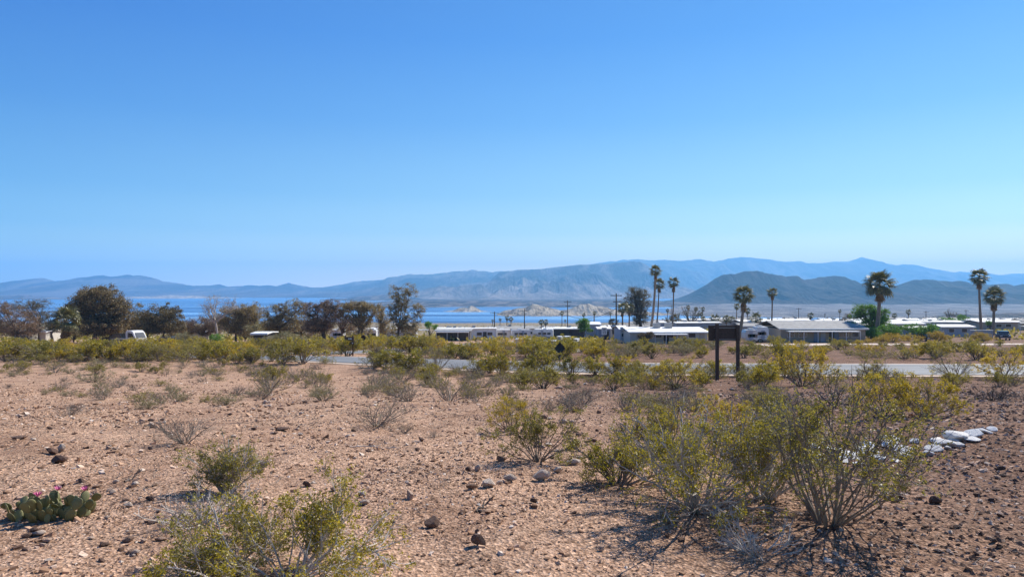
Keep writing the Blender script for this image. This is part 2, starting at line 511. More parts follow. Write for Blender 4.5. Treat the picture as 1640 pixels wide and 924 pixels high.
MAT = dict(
    ground=M_ground(), asphalt=M_asphalt(), water=M_water(),
    verge=M_solid('pale_sand_verge', (.50, .38, .29), .95, .2, .8, bmp=.02),
    drive=M_solid('pale_gravel_drive', (.52, .41, .33), .95, .2, .5, bmp=.02),
    creo=M_leaf('creosote_leaf', (.17, .155, .016), (.48, .39, .05), .5),
    creo_y=M_leaf('yellow_creosote_leaf', (.30, .235, .02), (.62, .46, .04), .5),
    creo_o=M_leaf('olive_creosote_leaf', (.15, .135, .025), (.40, .34, .08), .48),
    sage=M_leaf('grey_green_leaf', (.19, .17, .09), (.40, .35, .20), .3),
    drab=M_leaf('dull_olive_leaf', (.10, .08, .042), (.50, .40, .22), .35),
    dark=M_leaf('dark_tree_leaf', (.05, .038, .02), (.38, .29, .16), .25, .03),
    brown=M_leaf('brown_tree_leaf', (.10, .065, .045), (.38, .26, .18), .25),
    greytree=M_leaf('grey_tree_leaf', (.10, .09, .06), (.34, .30, .22), .25),
    green=M_leaf('fresh_green_leaf', (.06, .16, .02), (.20, .38, .05), .4),
    amber=M_leaf('amber_grass_leaf', (.30, .21, .03), (.55, .40, .07), .4),
    palm=M_leaf('palm_frond_leaf', (.06, .065, .025), (.26, .24, .10), .2, .07),
    palmdead=M_leaf('dead_palm_leaf', (.14, .09, .05), (.38, .26, .15), .25),
    wood=M_solid('grey_twig_bark', (.20, .165, .13), .85, .4, 9),
    darkwood=M_solid('dark_twig_bark', (.11, .09, .075), .85, .4, 9),
    palewood=M_solid('bleached_twig_bark', (.42, .37, .32), .85, .3, 9),
    trunk=M_solid('tree_bark', (.10, .08, .06), .9, .4, 5, bmp=.02),
    palmtrunk=M_solid('palm_trunk_bark', (.24, .18, .13), .9, .45, 6, bmp=.03),
    stone=M_island('desert_stone', [(0, (.12, .07, .05)), (.35, (.31, .195, .13)), (.7, (.46, .31, .22)), (1, (.58, .46, .36))], .9, .01),
    darkstone=M_island('dark_stone', [(0, (.10, .06, .045)), (1, (.22, .14, .10))], .85, .01),
    palestone=M_island('pale_tan_stone', [(0, (.50, .38, .29)), (1, (.62, .50, .40))], .9, .01),
    whiterock=M_island('white_limestone', [(0, (.80, .76, .70)), (.5, (.86, .84, .80)), (.9, (.72, .68, .62)), (1, (.84, .80, .74))], .9, .01),
    gravel=M_island('loose_gravel', [(0, (.09, .052, .036)), (.25, (.28, .16, .095)), (.6, (.48, .295, .185)), (.9, (.62, .41, .28)), (1, (.68, .57, .47))], .95),
    gravel2=M_island('dark_bank_gravel', [(0, (.06, .035, .026)), (.3, (.18, .105, .072)), (.7, (.33, .21, .145)), (1, (.58, .45, .36))], .95),
    padgreen=M_solid('cactus_pad_skin', (.175, .165, .06), .6, .25, 30, bmp=.002),
    pink=M_solid('cactus_flower_petal', (.72, .12, .33), .6, .1, 20),
    signback=M_solid('weathered_dark_brown_wood', (.075, .052, .038), .8, .35, 12, bmp=.003),
    signbrown=M_solid('brown_sign_paint', (.085, .045, .028), .6, .2, 10),
    signdark=M_solid('dark_sign_metal', (.022, .02, .02), .6, .2, 10, metal=.3),
    signwhite=M_solid('white_sign_sheet', (.78, .78, .78), .5, .05, 5),
    black=M_solid('black_paint', (.012, .012, .014), .35, .1, 5),
    steel=M_solid('galvanised_steel', (.35, .35, .35), .45, .15, 8, metal=.7),
    pole=M_solid('creosoted_pole_wood', (.055, .042, .034), .85, .35, 8),
    wire=M_solid('black_cable', (.02, .02, .02), .6, .1, 3),
    white=M_solid('white_painted_metal', (.72, .71, .68), .5, .15, 1.2),
    offwhite=M_solid('cream_siding', (.60, .55, .46), .7, .08, 1.0),
    tan=M_solid('tan_siding', (.42, .35, .27), .75, .1, 1.0),
    greyw=M_solid('grey_blue_siding', (.36, .38, .42), .7, .1, 1.0),
    roofw=M_solid('white_coated_roof', (.80, .78, .73), .65, .22, .6),
    roofg=M_solid('grey_shingle_roof', (.30, .29, .27), .85, .25, 1.2),
    fascia=M_solid('white_fascia_trim', (.80, .79, .76), .6, .05, 1),
    glass=M_solid('dark_window_glass', (.03, .035, .045), .12, .1, 1, spec=.8),
    door=M_solid('blue_grey_door_paint', (.20, .25, .36), .5, .1, 2),
    shade=M_solid('dark_paint_and_shade', (.07, .06, .055), .8, .2, 2),  # on carport, shelter and porch house walls this colour stands for shade
    tyre=M_solid('tyre_rubber', (.02, .02, .02), .8, .1, 5),
    chrome=M_solid('chrome_trim', (.6, .6, .62), .15, .05, 2, metal=1),
    silver=M_solid('silver_metal_skin', (.55, .57, .6), .35, .1, 1, metal=.4),
    carblack=M_solid('black_car_paint', (.015, .016, .02), .12, .1, 1, spec=.8),
    carblue=M_solid('blue_car_paint', (.05, .13, .30), .15, .1, 1, spec=.8),
    rust=M_solid('rusty_red_wood', (.26, .12, .09), .85, .3, 10),
    concrete=M_solid('pale_concrete', (.52, .50, .47), .85, .12, 2, bmp=.004),
    lamp=M_solid('headlight_glass', (.6, .62, .65), .1, .05, 2),
)
# ------------------------------------------------------------------ ground
def axis_grid(a, b, step, grow, lo, hi):
    m = list(np.arange(a, b + 1e-6, step))
    s = step; v = m[-1]
    while v < hi:
        s *= grow; v += s; m.append(v)
    s = step; v = m[0]; pre = []
    while v > lo:
        s *= grow; v -= s; pre.append(v)
    return np.array(pre[::-1] + m)
gx = axis_grid(-7, 7, .075, 1.028, -2600, 2600)
gy = axis_grid(3.4, 12, .07, 1.021, -60, 1750)
GX, GY = np.meshgrid(gx, gy)
GZ = G(GX, GY)
nx, ny = len(gx), len(gy)
idx = np.arange(nx * ny).reshape(ny, nx)
quads = np.stack([idx[:-1, :-1], idx[:-1, 1:], idx[1:, 1:], idx[1:, :-1]], -1).reshape(-1, 4)
ground = ob('ground', mesh_np('ground', np.stack([GX, GY, GZ], -1).reshape(-1, 3), [quads], [MAT['ground']], True))
tag(ground, kind='structure')

def strip(name, path, w, mat, lift, off=0.0, cross=4):
    d = np.gradient(path, axis=0); d /= np.linalg.norm(d, axis=1)[:, None]
    nrm = np.stack([-d[:, 1], d[:, 0]], 1)
    V = []
    for k in range(cross + 1):
        o = off + w * (k / cross - .5)
        p = path + nrm * o
        z = G(p[:, 0], p[:, 1]) + lift
        V.append(np.stack([p[:, 0], p[:, 1], z], 1))
    V = np.stack(V, 1)
    n = len(path); c = cross + 1
    ii = np.arange(n * c).reshape(n, c)
    q = np.stack([ii[:-1, :-1], ii[1:, :-1], ii[1:, 1:], ii[:-1, 1:]], -1).reshape(-1, 4)
    # give the sheet a little thickness at its edge
    V = V.reshape(-1, 3)
    return ob(name, mesh_np(name, V, [q], [mat], True))
tag(strip('road_shoulder', RP, 9.4, MAT['verge'], .030), kind='structure')
tag(strip('road', RP, 7.4, MAT['asphalt'], .055), kind='structure')
tag(strip('side_road_shoulder', SP[6:], 9.0, MAT['verge'], .024), kind='structure')
tag(strip('side_road', SP[6:], 6.6, MAT['asphalt'], .048), kind='structure')
# pale gravel drive in front of the trailers, on the right
dp = smooth_path([(43, 124), (58, 127), (75, 128), (95, 128), (120, 130), (150, 134)], 60)
tag(strip('gravel_drive', dp, 12.0, MAT['drive'], .06, 0, 10), kind='structure')

# ------------------------------------------------------------------ lake
lk = MB().add([(-30000, 900, -60), (30000, 900, -60), (30000, 26000, -60), (-30000, 26000, -60)], [(0, 1, 2, 3)])
tag(lk.build('lake', MAT['water']), kind='structure')

# ------------------------------------------------------------------ mountains
def mountain(name, pts, D, front, back, mat, cliff=0.0, gull=.22, gs=1.0, base=-62.0, seed=1, nxx=900, na=70, jag=1.0):
    p = np.array(pts, float)
    px = np.linspace(p[0, 0], p[-1, 0], nxx)
    py = np.interp(px, p[:, 0], p[:, 1])
    X = (px - 820) / F * D
    H = -(py - HY) / F * D
    H = H + jag * D * .0011 * fbm(X / D * 90, X * 0, 5, seed, .6)
    # foot line wanders
    s = np.linspace(0, 1, na)
    rows = []
    for t in s:                                     # front slope
        w = front * (1 + .35 * fbm(X / front * 1.2, X * 0, 3, seed + 5))
        y = D - w * (1 - t)
        k = t ** 1.35
        if cliff > 0:
            k = np.where(t > .80, (1 - cliff) + cliff * sstep(.80, .97, t), (1 - cliff) * (t / .80) ** 1.25)
        rd = ridged(X / front * 4.2 * gs + .5 * vnoise(X / front * 1.7, y / front, seed + 8), y / front * 1.1 * gs, 5, seed + 11)
        g = 2.2 * gull * (rd - .42) * 4 * t * (1 - t) * (1.0 if cliff == 0 else np.where(t > .8, .35, 1))
        z = base + (H - base) * np.clip(k + g * .55, -.02, 1.0 if t < .999 else 1)
        rows.append(np.stack([X * (y / D) ** .0, np.broadcast_to(y, X.shape), z], -1))
    for t in np.linspace(.12, 1, 10):               # back slope
        y = D + back * t
        k = (1 - t) ** 1.2
        z = base + (H - base) * (k + gull * .3 * (ridged(X / back * 2.5, np.full_like(X, y / back), 3, seed + 3) - .5) * t * (1 - t))
        rows.append(np.stack([X, np.broadcast_to(y, X.shape), z], -1))
    V = np.stack(rows, 0)
    a, b = V.shape[:2]
    ii = np.arange(a * b).reshape(a, b)
    q = np.stack([ii[:-1, :-1], ii[:-1, 1:], ii[1:, 1:], ii[1:, :-1]], -1).reshape(-1, 4)
    o = ob(name, mesh_np(name, V.reshape(-1, 3), [q], [mat], True))
    return tag(o, kind='structure')

RK1 = M_rockrange('hazy_range_rock', (.02, .016, .013), (.09, .07, .058), (.26, .21, .17), .0012, -60, 100, (.26, .21, .18))
RK2 = M_rockrange('mesa_rock', (.03, .024, .02), (.09, .07, .058), (.24, .19, .15), .0024, -40, 110, (.46, .37, .30))
RK3 = M_rockrange('dark_mountain_rock', (.010, .008, .007), (.022, .017, .014), (.07, .054, .044), .005, -60, 10, (.11, .085, .07))  # near-black colour holds the shade of the side facing the camera
RK4 = M_rockrange('pale_island_rock', (.16, .12, .08), (.36, .29, .20), (.50, .42, .31), .03)
RK5 = M_rockrange('dark_shore_rock', (.04, .032, .027), (.10, .08, .065), (.26, .2, .16), .009)

far_pts = [(560, 462), (640, 452), (700, 446), (760, 441), (800, 437), (860, 432), (920, 427), (960, 421), (1006, 416), (1018, 415), (1041, 416.5), (1064, 416), (1090, 418), (1120, 415), (1143, 418.5), (1160, 416), (1187, 411), (1215, 414), (1238, 416), (1259, 419.5), (1280, 418), (1296, 421.5), (1319, 421), (1340, 418), (1357, 419), (1370, 416), (1380, 412), (1391, 417), (1412, 422), (1433, 427), (1445, 422.7), (1456, 426), (1472, 430), (1491, 433.6), (1523, 436.6), (1537, 434.7), (1551, 436), (1581, 442), (1611, 439), (1640, 438), (1700, 442), (1800, 450), (1950, 460), (2100, 470)]
mountain('far_mountain_range', far_pts, 13000, 4200, 2500, RK1, gull=.40, gs=1.6, seed=3, nxx=1200)
left_pts = [(-500, 474), (-380, 462), (-240, 452), (-120, 457), (-40, 453), (0, 456), (25, 455.5), (45, 452), (58, 447), (68, 445), (78, 448), (85, 452), (100, 449.5), (115, 449.5), (128, 448), (135, 444), (145, 445), (155, 443), (165, 441), (180, 443.5), (195, 442), (207, 440), (215, 442), (225, 441), (240, 444), (260, 450), (280, 453), (300, 457), (320, 458), (340, 457), (352, 455.5), (365, 459.5), (380, 458), (400, 457), (415, 458), (430, 456.5), (445, 459), (462, 454), (480, 457), (500, 460), (520, 460.5), (545, 465), (575, 471), (600, 477)]
mountain('left_mountain_range', left_pts, 8600, 2300, 1500, RK1, gull=.36, gs=1.4, seed=13, nxx=1000)
mid_pts = [(440, 478), (480, 468), (500, 463), (530, 460), (545, 457), (560, 453), (575, 450), (595, 449), (620, 448), (640, 442), (657, 439), (680, 440), (700, 438), (720, 436), (740, 434), (755, 433), (775, 434.5), (790, 436), (800, 434), (840, 434), (880, 436), (920, 446), (960, 466)]
mountain('middle_mountain_range', mid_pts, 10000, 3300, 1500, RK1, gull=.42, gs=1.5, seed=23, nxx=1000)
mesa_pts = [(700, 478), (740, 470), (760, 462), (775, 454.5), (786, 449), (800, 436), (821, 433.6), (856, 432), (879, 429.6), (902, 428), (925, 424.5), (950, 423.5), (972, 423), (995, 420), (1013, 419), (1022, 420), (1030, 423), (1041, 430), (1048, 439), (1064, 450), (1088, 467), (1110, 480), (1125, 486)]
mountain('mesa_mountain', mesa_pts, 7600, 2300, 1300, RK2, cliff=.34, gull=.50, gs=1.5, seed=31, nxx=1100, na=84)
spur_pts = [(635, 484), (655, 474), (672, 467), (688, 461), (704, 458), (727, 459.5), (741, 457), (754, 455.6), (770, 455.6), (776, 459), (782, 465), (800, 472), (830, 482), (845, 486)]
mountain('dark_spur', spur_pts, 6000, 900, 700, RK2, gull=.42, gs=1.2, seed=41, nxx=260)
pen_pts = [(470, 482), (520, 480), (560, 477), (585, 474.5), (612, 472), (630, 472.5), (650, 475), (670, 478), (700, 481), (740, 482), (800, 482), (900, 483), (1000, 484), (1100, 487)]
mountain('low_peninsula', pen_pts, 5000, 620, 500, RK5, gull=.45, gs=1.0, seed=47, nxx=420)
flat_pts = [(556, 488), (580, 485), (620, 483.6), (760, 483.2), (900, 483.6), (1040, 483.2), (1100, 484), (1130, 487)]
mountain('far_shore_flat', flat_pts, 3400, 900, 2200, RK5, gull=.10, gs=2.0, seed=91, nxx=500, jag=.3, base=-60.2)
RK6 = M_rockrange('pale_plain_soil', (.17, .155, .155), (.24, .215, .21), (.33, .30, .29), .012)
def plain(name, pts0, pts1, mat, n=200, m=60, seed=5):
    # low desert plain a couple of metres above the lake, from its near shore to the foot of the mountain
    t = np.linspace(0, 1, n)[:, None]; A = np.array(pts0, float); B = np.array(pts1, float)
    ta = np.linspace(0, 1, len(A)); tb = np.linspace(0, 1, len(B))
    a = np.stack([np.interp(t[:, 0], ta, A[:, k]) for k in (0, 1)], 1); b_ = np.stack([np.interp(t[:, 0], tb, B[:, k]) for k in (0, 1)], 1)
    s = np.linspace(0, 1, m)[:, None, None]
    P = a[None] * (1 - s) + b_[None] * s
    z = -60.3 + 2.2 * np.minimum(1, s[..., 0] * 14) + 6 * s[..., 0] ** 2 + 1.2 * fbm(P[..., 0] * .01, P[..., 1] * .02, 4, seed) * np.minimum(1, s[..., 0] * 8)
    V = np.concatenate([P, z[..., None]], -1).reshape(-1, 3)
    ii = np.arange(n * m).reshape(m, n)
    q = np.stack([ii[:-1, :-1], ii[:-1, 1:], ii[1:, 1:], ii[1:, :-1]], -1).reshape(-1, 4)
    return tag(ob(name, mesh_np(name, V, [q], [mat], True)), kind='structure')
def lp(px, D): return ((px - 820) / F * D, D)
plain('desert_plain', [lp(1068, 1990), lp(1100, 1720), lp(1160, 1640), lp(1300, 1600), lp(1500, 1560), lp(1800, 1540), lp(2200, 1500)],
      [lp(1072, 2080), lp(1092, 2600), lp(1160, 2900), lp(1300, 2950), lp(1500, 2950), lp(1800, 2950), lp(2200, 2950)], RK6)
beach_pts = [(650, 490), (675, 486), (692, 483), (712, 484.5), (735, 487.5), (760, 484.5), (785, 483.5), (830, 486), (870, 484.5), (905, 487), (950, 484.5), (1010, 488), (1060, 490), (1120, 491)]
mountain('pale_shore_hills', beach_pts, 3600, 420, 420, RK4, gull=.42, gs=1.2, seed=53, nxx=360)
dark_pts = [(1078, 501), (1090, 494), (1103, 481), (1122, 465), (1141, 448.7), (1157, 441.7), (1180, 436.6), (1201, 435), (1224, 436.4), (1238, 440), (1259, 443), (1273, 443), (1285, 447.5), (1296, 446.8), (1317, 445), (1331, 442.4), (1343, 442.6), (1361, 449), (1375, 455), (1389, 455.6), (1410, 459), (1435, 463), (1449, 458), (1461, 449.8), (1472, 448), (1505, 449.8), (1537, 451), (1544, 455), (1558, 456.8), (1579, 456.8), (1604, 453.8), (1611, 458), (1640, 457), (1690, 450), (1760, 446), (1850, 455), (1960, 470), (2080, 490)]
mountain('dark_near_mountain', dark_pts, 3700, 900, 800, RK3, cliff=.38, gull=.42, gs=1.3, seed=61, nxx=1200, na=80, jag=2.2)
leftshore_pts = [(-400, 486), (-250, 481), (-100, 477), (0, 474), (25, 473), (45, 473), (70, 476), (110, 479), (150, 480)]
mountain('left_shore_point', leftshore_pts, 5200, 420, 500, RK5, gull=.4, gs=1, seed=67, nxx=200)
tan_pts = [(170, 478), (210, 475.5), (240, 475), (280, 473), (310, 474), (350, 476.5), (380, 477), (430, 478), (470, 478.5)]
mountain('left_pale_beach', tan_pts, 6000, 520, 300, RK4, gull=.4, gs=1.4, seed=71, nxx=300)
isl_a = [(701, 500.5), (712, 498), (724, 497.6), (733, 493.6), (741, 491.8), (749, 491.8), (755, 489), (762, 491.6), (770, 497), (782, 498.4), (794, 500.6)]
mountain('small_lake_island', isl_a, 2100, 75, 90, RK4, gull=.35, gs=1.0, base=-61.5, seed=73, nxx=200)
isl_b = [(792, 504.5), (802, 500), (809, 497), (818, 496), (826, 494), (840, 492.7), (847, 490), (853, 487), (858, 487), (865, 490), (879, 493), (890, 495), (898, 497.5), (911, 495), (925, 489), (932, 486), (942, 485.6), (955, 490), (972, 492.7), (983, 495), (997, 497), (1012, 498), (1030, 499), (1052, 500), (1075, 502), (1090, 504.5)]
mountain('large_lake_island', isl_b, 1850, 140, 170, RK4, gull=.38, gs=1.3, base=-61.5, seed=79, nxx=420)
rh_pts = [(1440, 514), (1470, 511), (1500, 506.6), (1520, 504), (1540, 502.5), (1560, 504), (1585, 504.5), (1611, 502), (1640, 501), (1700, 499), (1800, 504), (1900, 514)]
mountain('right_shore_hill', rh_pts, 1500, 160, 160, RK5, gull=.4, gs=1.1, base=-64, seed=83, nxx=300)

# ------------------------------------------------------------------ plants
def grow(rng, P0, D, L, n, wig, up):
    P = [P0]; d = D / np.linalg.norm(D, axis=1)[:, None]; p = P0
    st = (L / (n - 1))[:, None]
    for i in range(n - 1):
        d = d + rng.normal(0, wig, d.shape); d[:, 2] += up
        d /= np.linalg.norm(d, axis=1)[:, None]
        p = p + d * st
        P.append(p)
    return np.stack(P, 1)

def tubes(P, R, sides=3):
    N, n, _ = P.shape
    T = np.gradient(P, axis=1); T /= np.linalg.norm(T, axis=2)[..., None] + 1e-9
    ref = np.where(np.abs(T[..., 2:3]) < .9, np.array([0, 0, 1.]), np.array([1., 0, 0]))
    U = np.cross(T, ref); U /= np.linalg.norm(U, axis=2)[..., None] + 1e-9
    W = np.cross(T, U)
    a = np.arange(sides) * 2 * pi / sides
    V = P[:, :, None, :] + R[:, :, None, None] * (np.cos(a)[None, None, :, None] * U[:, :, None, :] + np.sin(a)[None, None, :, None] * W[:, :, None, :])
    ii = np.arange(N * n * sides).reshape(N, n, sides)
    jj = np.roll(ii, -1, axis=2)
    q = np.stack([ii[:, :-1], jj[:, :-1], jj[:, 1:], ii[:, 1:]], -1).reshape(-1, 4)
    return V.reshape(-1, 3), q

def join(parts):
    V = []; Fq = []; b = 0
    for v, f in parts:
        V.append(v); Fq.append(f + b); b += len(v)
    return np.concatenate(V), np.concatenate(Fq)

def leaves(rng, C, L, W, axis=None, bias=0.0):
    n = len(C)
    u = rng.normal(0, 1, (n, 3))
    if axis is not None: u = u + axis * bias
    u /= np.linalg.norm(u, axis=1)[:, None]
    v = np.cross(u, rng.normal(0, 1, (n, 3))); v /= np.linalg.norm(v, axis=1)[:, None]
    s = rng.uniform(.6, 1.25, (n, 1))
    a = u * L * s * .5; b = v * W * s * .5
    V = np.stack([C - a, C + b, C + a, C - b], 1).reshape(-1, 3)
    return V, np.arange(4 * n).reshape(n, 4)

def branch_off(rng, P, k, t0, t1, ang):
    N, n, _ = P.shape
    i = np.repeat(np.arange(N), k)
    t = rng.uniform(t0, t1, len(i)) * (n - 1)
    a = np.minimum(t.astype(int), n - 2); f = (t - a)[:, None]
    q = P[i, a] * (1 - f) + P[i, a + 1] * f
    d = P[i, a + 1] - P[i, a]; d /= np.linalg.norm(d, axis=1)[:, None]
    r = rng.normal(0, 1, d.shape); r -= (r * d).sum(1)[:, None] * d; r /= np.linalg.norm(r, axis=1)[:, None]
    return q, d + r * np.tan(ang) * rng.uniform(.5, 1.3, (len(i), 1)), i, t / (n - 1)

def shrub_data(seed, h=1.0, spread=.8, stems=16, k2=4, k3=4, nleaf=4000, ll=.03, lw=.015, r0=.011, lean=(.15, 1.0), tuft=.05, bare=.35, up=.05, sides=3):
    """many stems from one root crown, two orders of twigs, small leaves toward the tips"""
    rng = np.random.default_rng(seed)
    az = rng.uniform(0, 2 * pi, stems)
    tilt = rng.uniform(lean[0], lean[1], stems)
    D = np.stack([np.cos(az) * np.sin(tilt), np.sin(az) * np.sin(tilt), np.cos(tilt)], 1)
    P0 = np.stack([np.cos(az) * .05 * spread, np.sin(az) * .05 * spread, np.full(stems, -.03)], 1)
    L = rng.uniform(.62, 1.0, stems) * np.minimum(h / np.maximum(np.cos(tilt), .35), spread / np.maximum(np.sin(tilt), .2)) * .92
    A = grow(rng, P0, D, L, 9, .16, up)
    RA = np.linspace(1, .4, 9)[None] * r0 * rng.uniform(.6, 1.3, (stems, 1))
    q, d, i, t = branch_off(rng, A, k2, bare, .98, .75)
    LB = L[i] * (1.05 - t) * .55 + L[i] * .12
    B = grow(rng, q, d, LB, 6, .22, up)
    RB = np.linspace(1, .5, 6)[None] * r0 * .45 * np.ones((len(q), 1))
    q2, d2, i2, t2 = branch_off(rng, B, k3, .2, 1.0, .75)
    Cc = grow(rng, q2, d2, LB[i2] * rng.uniform(.25, .55, len(i2)), 4, .25, up)
    RC = np.linspace(1, .5, 4)[None] * r0 * .22 * np.ones((len(q2), 1))
    wood = join([tubes(A, RA, max(sides, 4)), tubes(B, RB, sides), tubes(Cc, RC, sides)])
    lf = None
    if nleaf:
        wt = rng.random(len(Cc)) ** 2.2; wt *= .25 + np.repeat(rng.random(len(Cc) // k3), k3); wt /= wt.sum()
        j = rng.choice(len(Cc), nleaf, p=wt)
        tt = rng.uniform(.15, 1.0, nleaf) * 3
        a = np.minimum(tt.astype(int), 2); f = (tt - a)[:, None]
        g6 = (np.arange(nleaf) // 6) * 6                                   # leaves sit in little sprays
        j = j[g6]; a = a[g6]; f = f[g6]
        c = Cc[j, a] * (1 - f) + Cc[j, a + 1] * f + rng.normal(0, tuft * .42, (nleaf, 3))[g6] + rng.normal(0, ll * .55, (nleaf, 3))
        ax = Cc[j, a + 1] - Cc[j, a]; ax /= np.linalg.norm(ax, axis=1)[:, None]
        c = c[c[:, 2] > .03]; ax = ax[:len(c)]
        lf = leaves(rng, c, ll, lw, ax, 1.0)
    return wood, lf

def make_shrub(name, seed, wood_mat, leaf_mat, **kw):
    w, l = shrub_data(seed, **kw)
    mw = mesh_np('stems', w[0], [w[1]], [MAT[wood_mat]])
    ml = mesh_np('foliage', l[0], [l[1]], [MAT[leaf_mat]]) if l else None
    return name, mw, ml

def put_shrub(proto, loc, s=1.0, rz=0.0, label=None, cat='bush', group=None, sz=None):
    nm, mw, ml = proto
    r = empty(nm, loc, rz)
    r.scale = (s, s, s if sz is None else sz)
    ob('stems', mw, r)
    if ml: ob('foliage', ml, r)
    tag(r, label, cat, group)
    return r

def crown_tree(name, seed, loc, H, lobes, leaf_mat, bark='trunk', ncl=160, per=40, ll=.22, lw=.10, cr=.55, trunk_r=.22, fork=.25, lean=0.0, trunks=1, upswept=0.0, label=None, cat='tree', group=None, flat=.7, twig=True, shell=.55):
    """lobes: (x, y, z, rx, ry, rz) in metres from the foot; limbs run to leaf clumps spread through the lobes"""
    rng = np.random.default_rng(seed)
    lob = np.array(lobes, float)
    vol = lob[:, 3] * lob[:, 4] * lob[:, 5]; vol = vol / vol.sum()
    k = rng.choice(len(lob), ncl, p=vol)
    u = rng.normal(0, 1, (ncl, 3)); u /= np.linalg.norm(u, axis=1)[:, None]
    rad = rng.uniform(shell ** 3, 1, (ncl, 1)) ** (1 / 3.)
    C = lob[k, :3] + u * rad * rng.uniform(.72, 1.16, (ncl, 1)) * lob[k, 3:]
    C = C[C[:, 2] > .25]
    ncl = len(C)
    parts = []
    tops = []
    for t in range(trunks):
        b = np.array([rng.normal(0, .15) * (trunks > 1), rng.normal(0, .15) * (trunks > 1), -.15])
        top = np.array([lean * H + rng.normal(0, .35) * (trunks > 1), rng.normal(0, .2), H * fork])
        s = np.linspace(0, 1, 7)[:, None]
        P = b + (top - b) * s + np.sin(s * pi) * rng.normal(0, .04 * H * fork, (1, 3))
        P[0] = b
        parts.append(tubes(P[None], (trunk_r / math.sqrt(trunks) * np.linspace(1.25, .75, 7))[None], 8))
        tops.append(P[-1])
    tops = np.array(tops)
    nl = min(14 + 2 * len(lob), ncl)
    pick = rng.choice(ncl, nl, replace=False)
    ends = C[pick]
    st = tops[rng.integers(0, len(tops), nl)]
    s = np.linspace(0, 1, 8)[None, :, None]
    mid = (st + ends) / 2; mid[:, 2] += (.10 - upswept * .25) * H * rng.uniform(.2, 1, nl); mid[:, :2] += (ends - st)[:, :2] * (.12 * upswept)
    Lm = st[:, None] * (1 - s) ** 2 + mid[:, None] * 2 * s * (1 - s) + ends[:, None] * s ** 2
    Lm[:, 1:-1] += rng.normal(0, .02 * H, (nl, 6, 3)) * .6
    parts.append(tubes(Lm, trunk_r * .45 * np.linspace(1, .25, 8)[None] * np.ones((nl, 1)), 5))
    # secondary limbs: each clump joins the nearest limb
    flatL = Lm[:, 2:].reshape(-1, 3)
    dd = ((C[:, None] - flatL[None]) ** 2).sum(2)
    dd = dd + (flatL[None, :, 2] > C[:, None, 2] + .2) * 4.0
    S = flatL[dd.argmin(1)]
    s = np.linspace(0, 1, 5)[None, :, None]
    B = S[:, None] * (1 - s) + C[:, None] * s
    B[:, 1:-1] += rng.normal(0, .03 * H, (ncl, 3, 3)) * .6
    parts.append(tubes(B, trunk_r * .14 * np.linspace(1, .4, 5)[None] * np.ones((ncl, 1)), 3))
    if twig:
        q, d, i, t = branch_off(rng, B, 4, .3, 1.0, .8)
        Tw = grow(rng, q, d, rng.uniform(.5, 1.2, len(q)) * cr * 1.3, 4, .25, .05)
        parts.append(tubes(Tw, trunk_r * .06 * np.linspace(1, .5, 4)[None] * np.ones((len(q), 1)), 3))
    r = empty(name, loc)
    v, f = join(parts)
    ob('trunk', mesh_np('trunk', v, [f], [MAT[bark]], True), r)
    if per:
        n = ncl * per
        o = rng.normal(0, 1, (n, 3)) * cr * np.array([1, 1, flat]) * .55 * np.repeat(rng.uniform(.5, 1.35, (ncl, 1)), per, 0)
        c = np.repeat(C, per, 0) + o
        c = c[c[:, 2] > .1]
        v, f = leaves(rng, c, ll, lw)
        ob('crown', mesh_np('crown', v, [f], [MAT[leaf_mat]]), r)
    tag(r, label, cat, group)
    return r
# ------------------------------------------------------------------ palms
def frond_mesh(name, seed, mat, L=1.0, dead=False, leaflets=15):
    """one fan frond along +X: stalk, then a pleated fan of narrow leaflets with drooping tips; unit length 1"""
    rng = np.random.default_rng(seed)
    V = []; Fc = []
    def quad(a, b, c, d):
        k = len(V); V.extend([a, b, c, d]); Fc.append((k, k + 1, k + 2, k + 3))
    droop = .22 if not dead else .5
    st = .46
    for s in (-1, 1):
        quad((0, -.012, 0), (0, .012, 0.004 * s), (st, .010, -.03 + .004 * s), (st, -.010, -.03))
    for k in range(leaflets):
        a = (k / (leaflets - 1) - .5) * 2 * (1.45 if not dead else .8)
        l = (.56 - .12 * abs(a)) * rng.uniform(.88, 1.08)
        w = .036
        up = .05 * (1 if k % 2 else -1)
        d = np.array([cos(a), sin(a), 0]); n = np.array([-sin(a), cos(a), 0])
        p0 = np.array([st, 0, -.03]); p1 = p0 + d * l * .55 + np.array([0, 0, up * .4 - droop * .10])
        p2 = p0 + d * l * .88 + np.array([0, 0, up * .3 - droop * .42]); 
        p3 = p0 + d * l * .98 + np.array([0, 0, -droop * .95])
        quad(p0 - n * w * .3, p0 + n * w * .3, p1 + n * w, p1 - n * w)
        quad(p1 - n * w, p1 + n * w, p2 + n * w * .55, p2 - n * w * .55)
        quad(p2 - n * w * .5, p2 + n * w * .5, p3 + n * w * .1, p3 - n * w * .1)
    return mesh_np(name, [tuple(map(float, v)) for v in V], [Fc], [MAT[mat]])

FR = [frond_mesh('frond', s, 'palm') for s in (1, 2, 3)]
FRD = [frond_mesh('dead_frond', s, 'palmdead', dead=True, leaflets=11) for s in (4, 5)]
from mathutils import Matrix, Euler, Vector

def frond_xf(rng, az, el, R, top):
    return (Matrix.Translation(top) @ Matrix.Rotation(az, 4, 'Z') @ Matrix.Rotation(-el, 4, 'Y') @ Matrix.Rotation(rng.normal(0, .25), 4, 'X') @ Matrix.Diagonal((R, R, R, 1)))

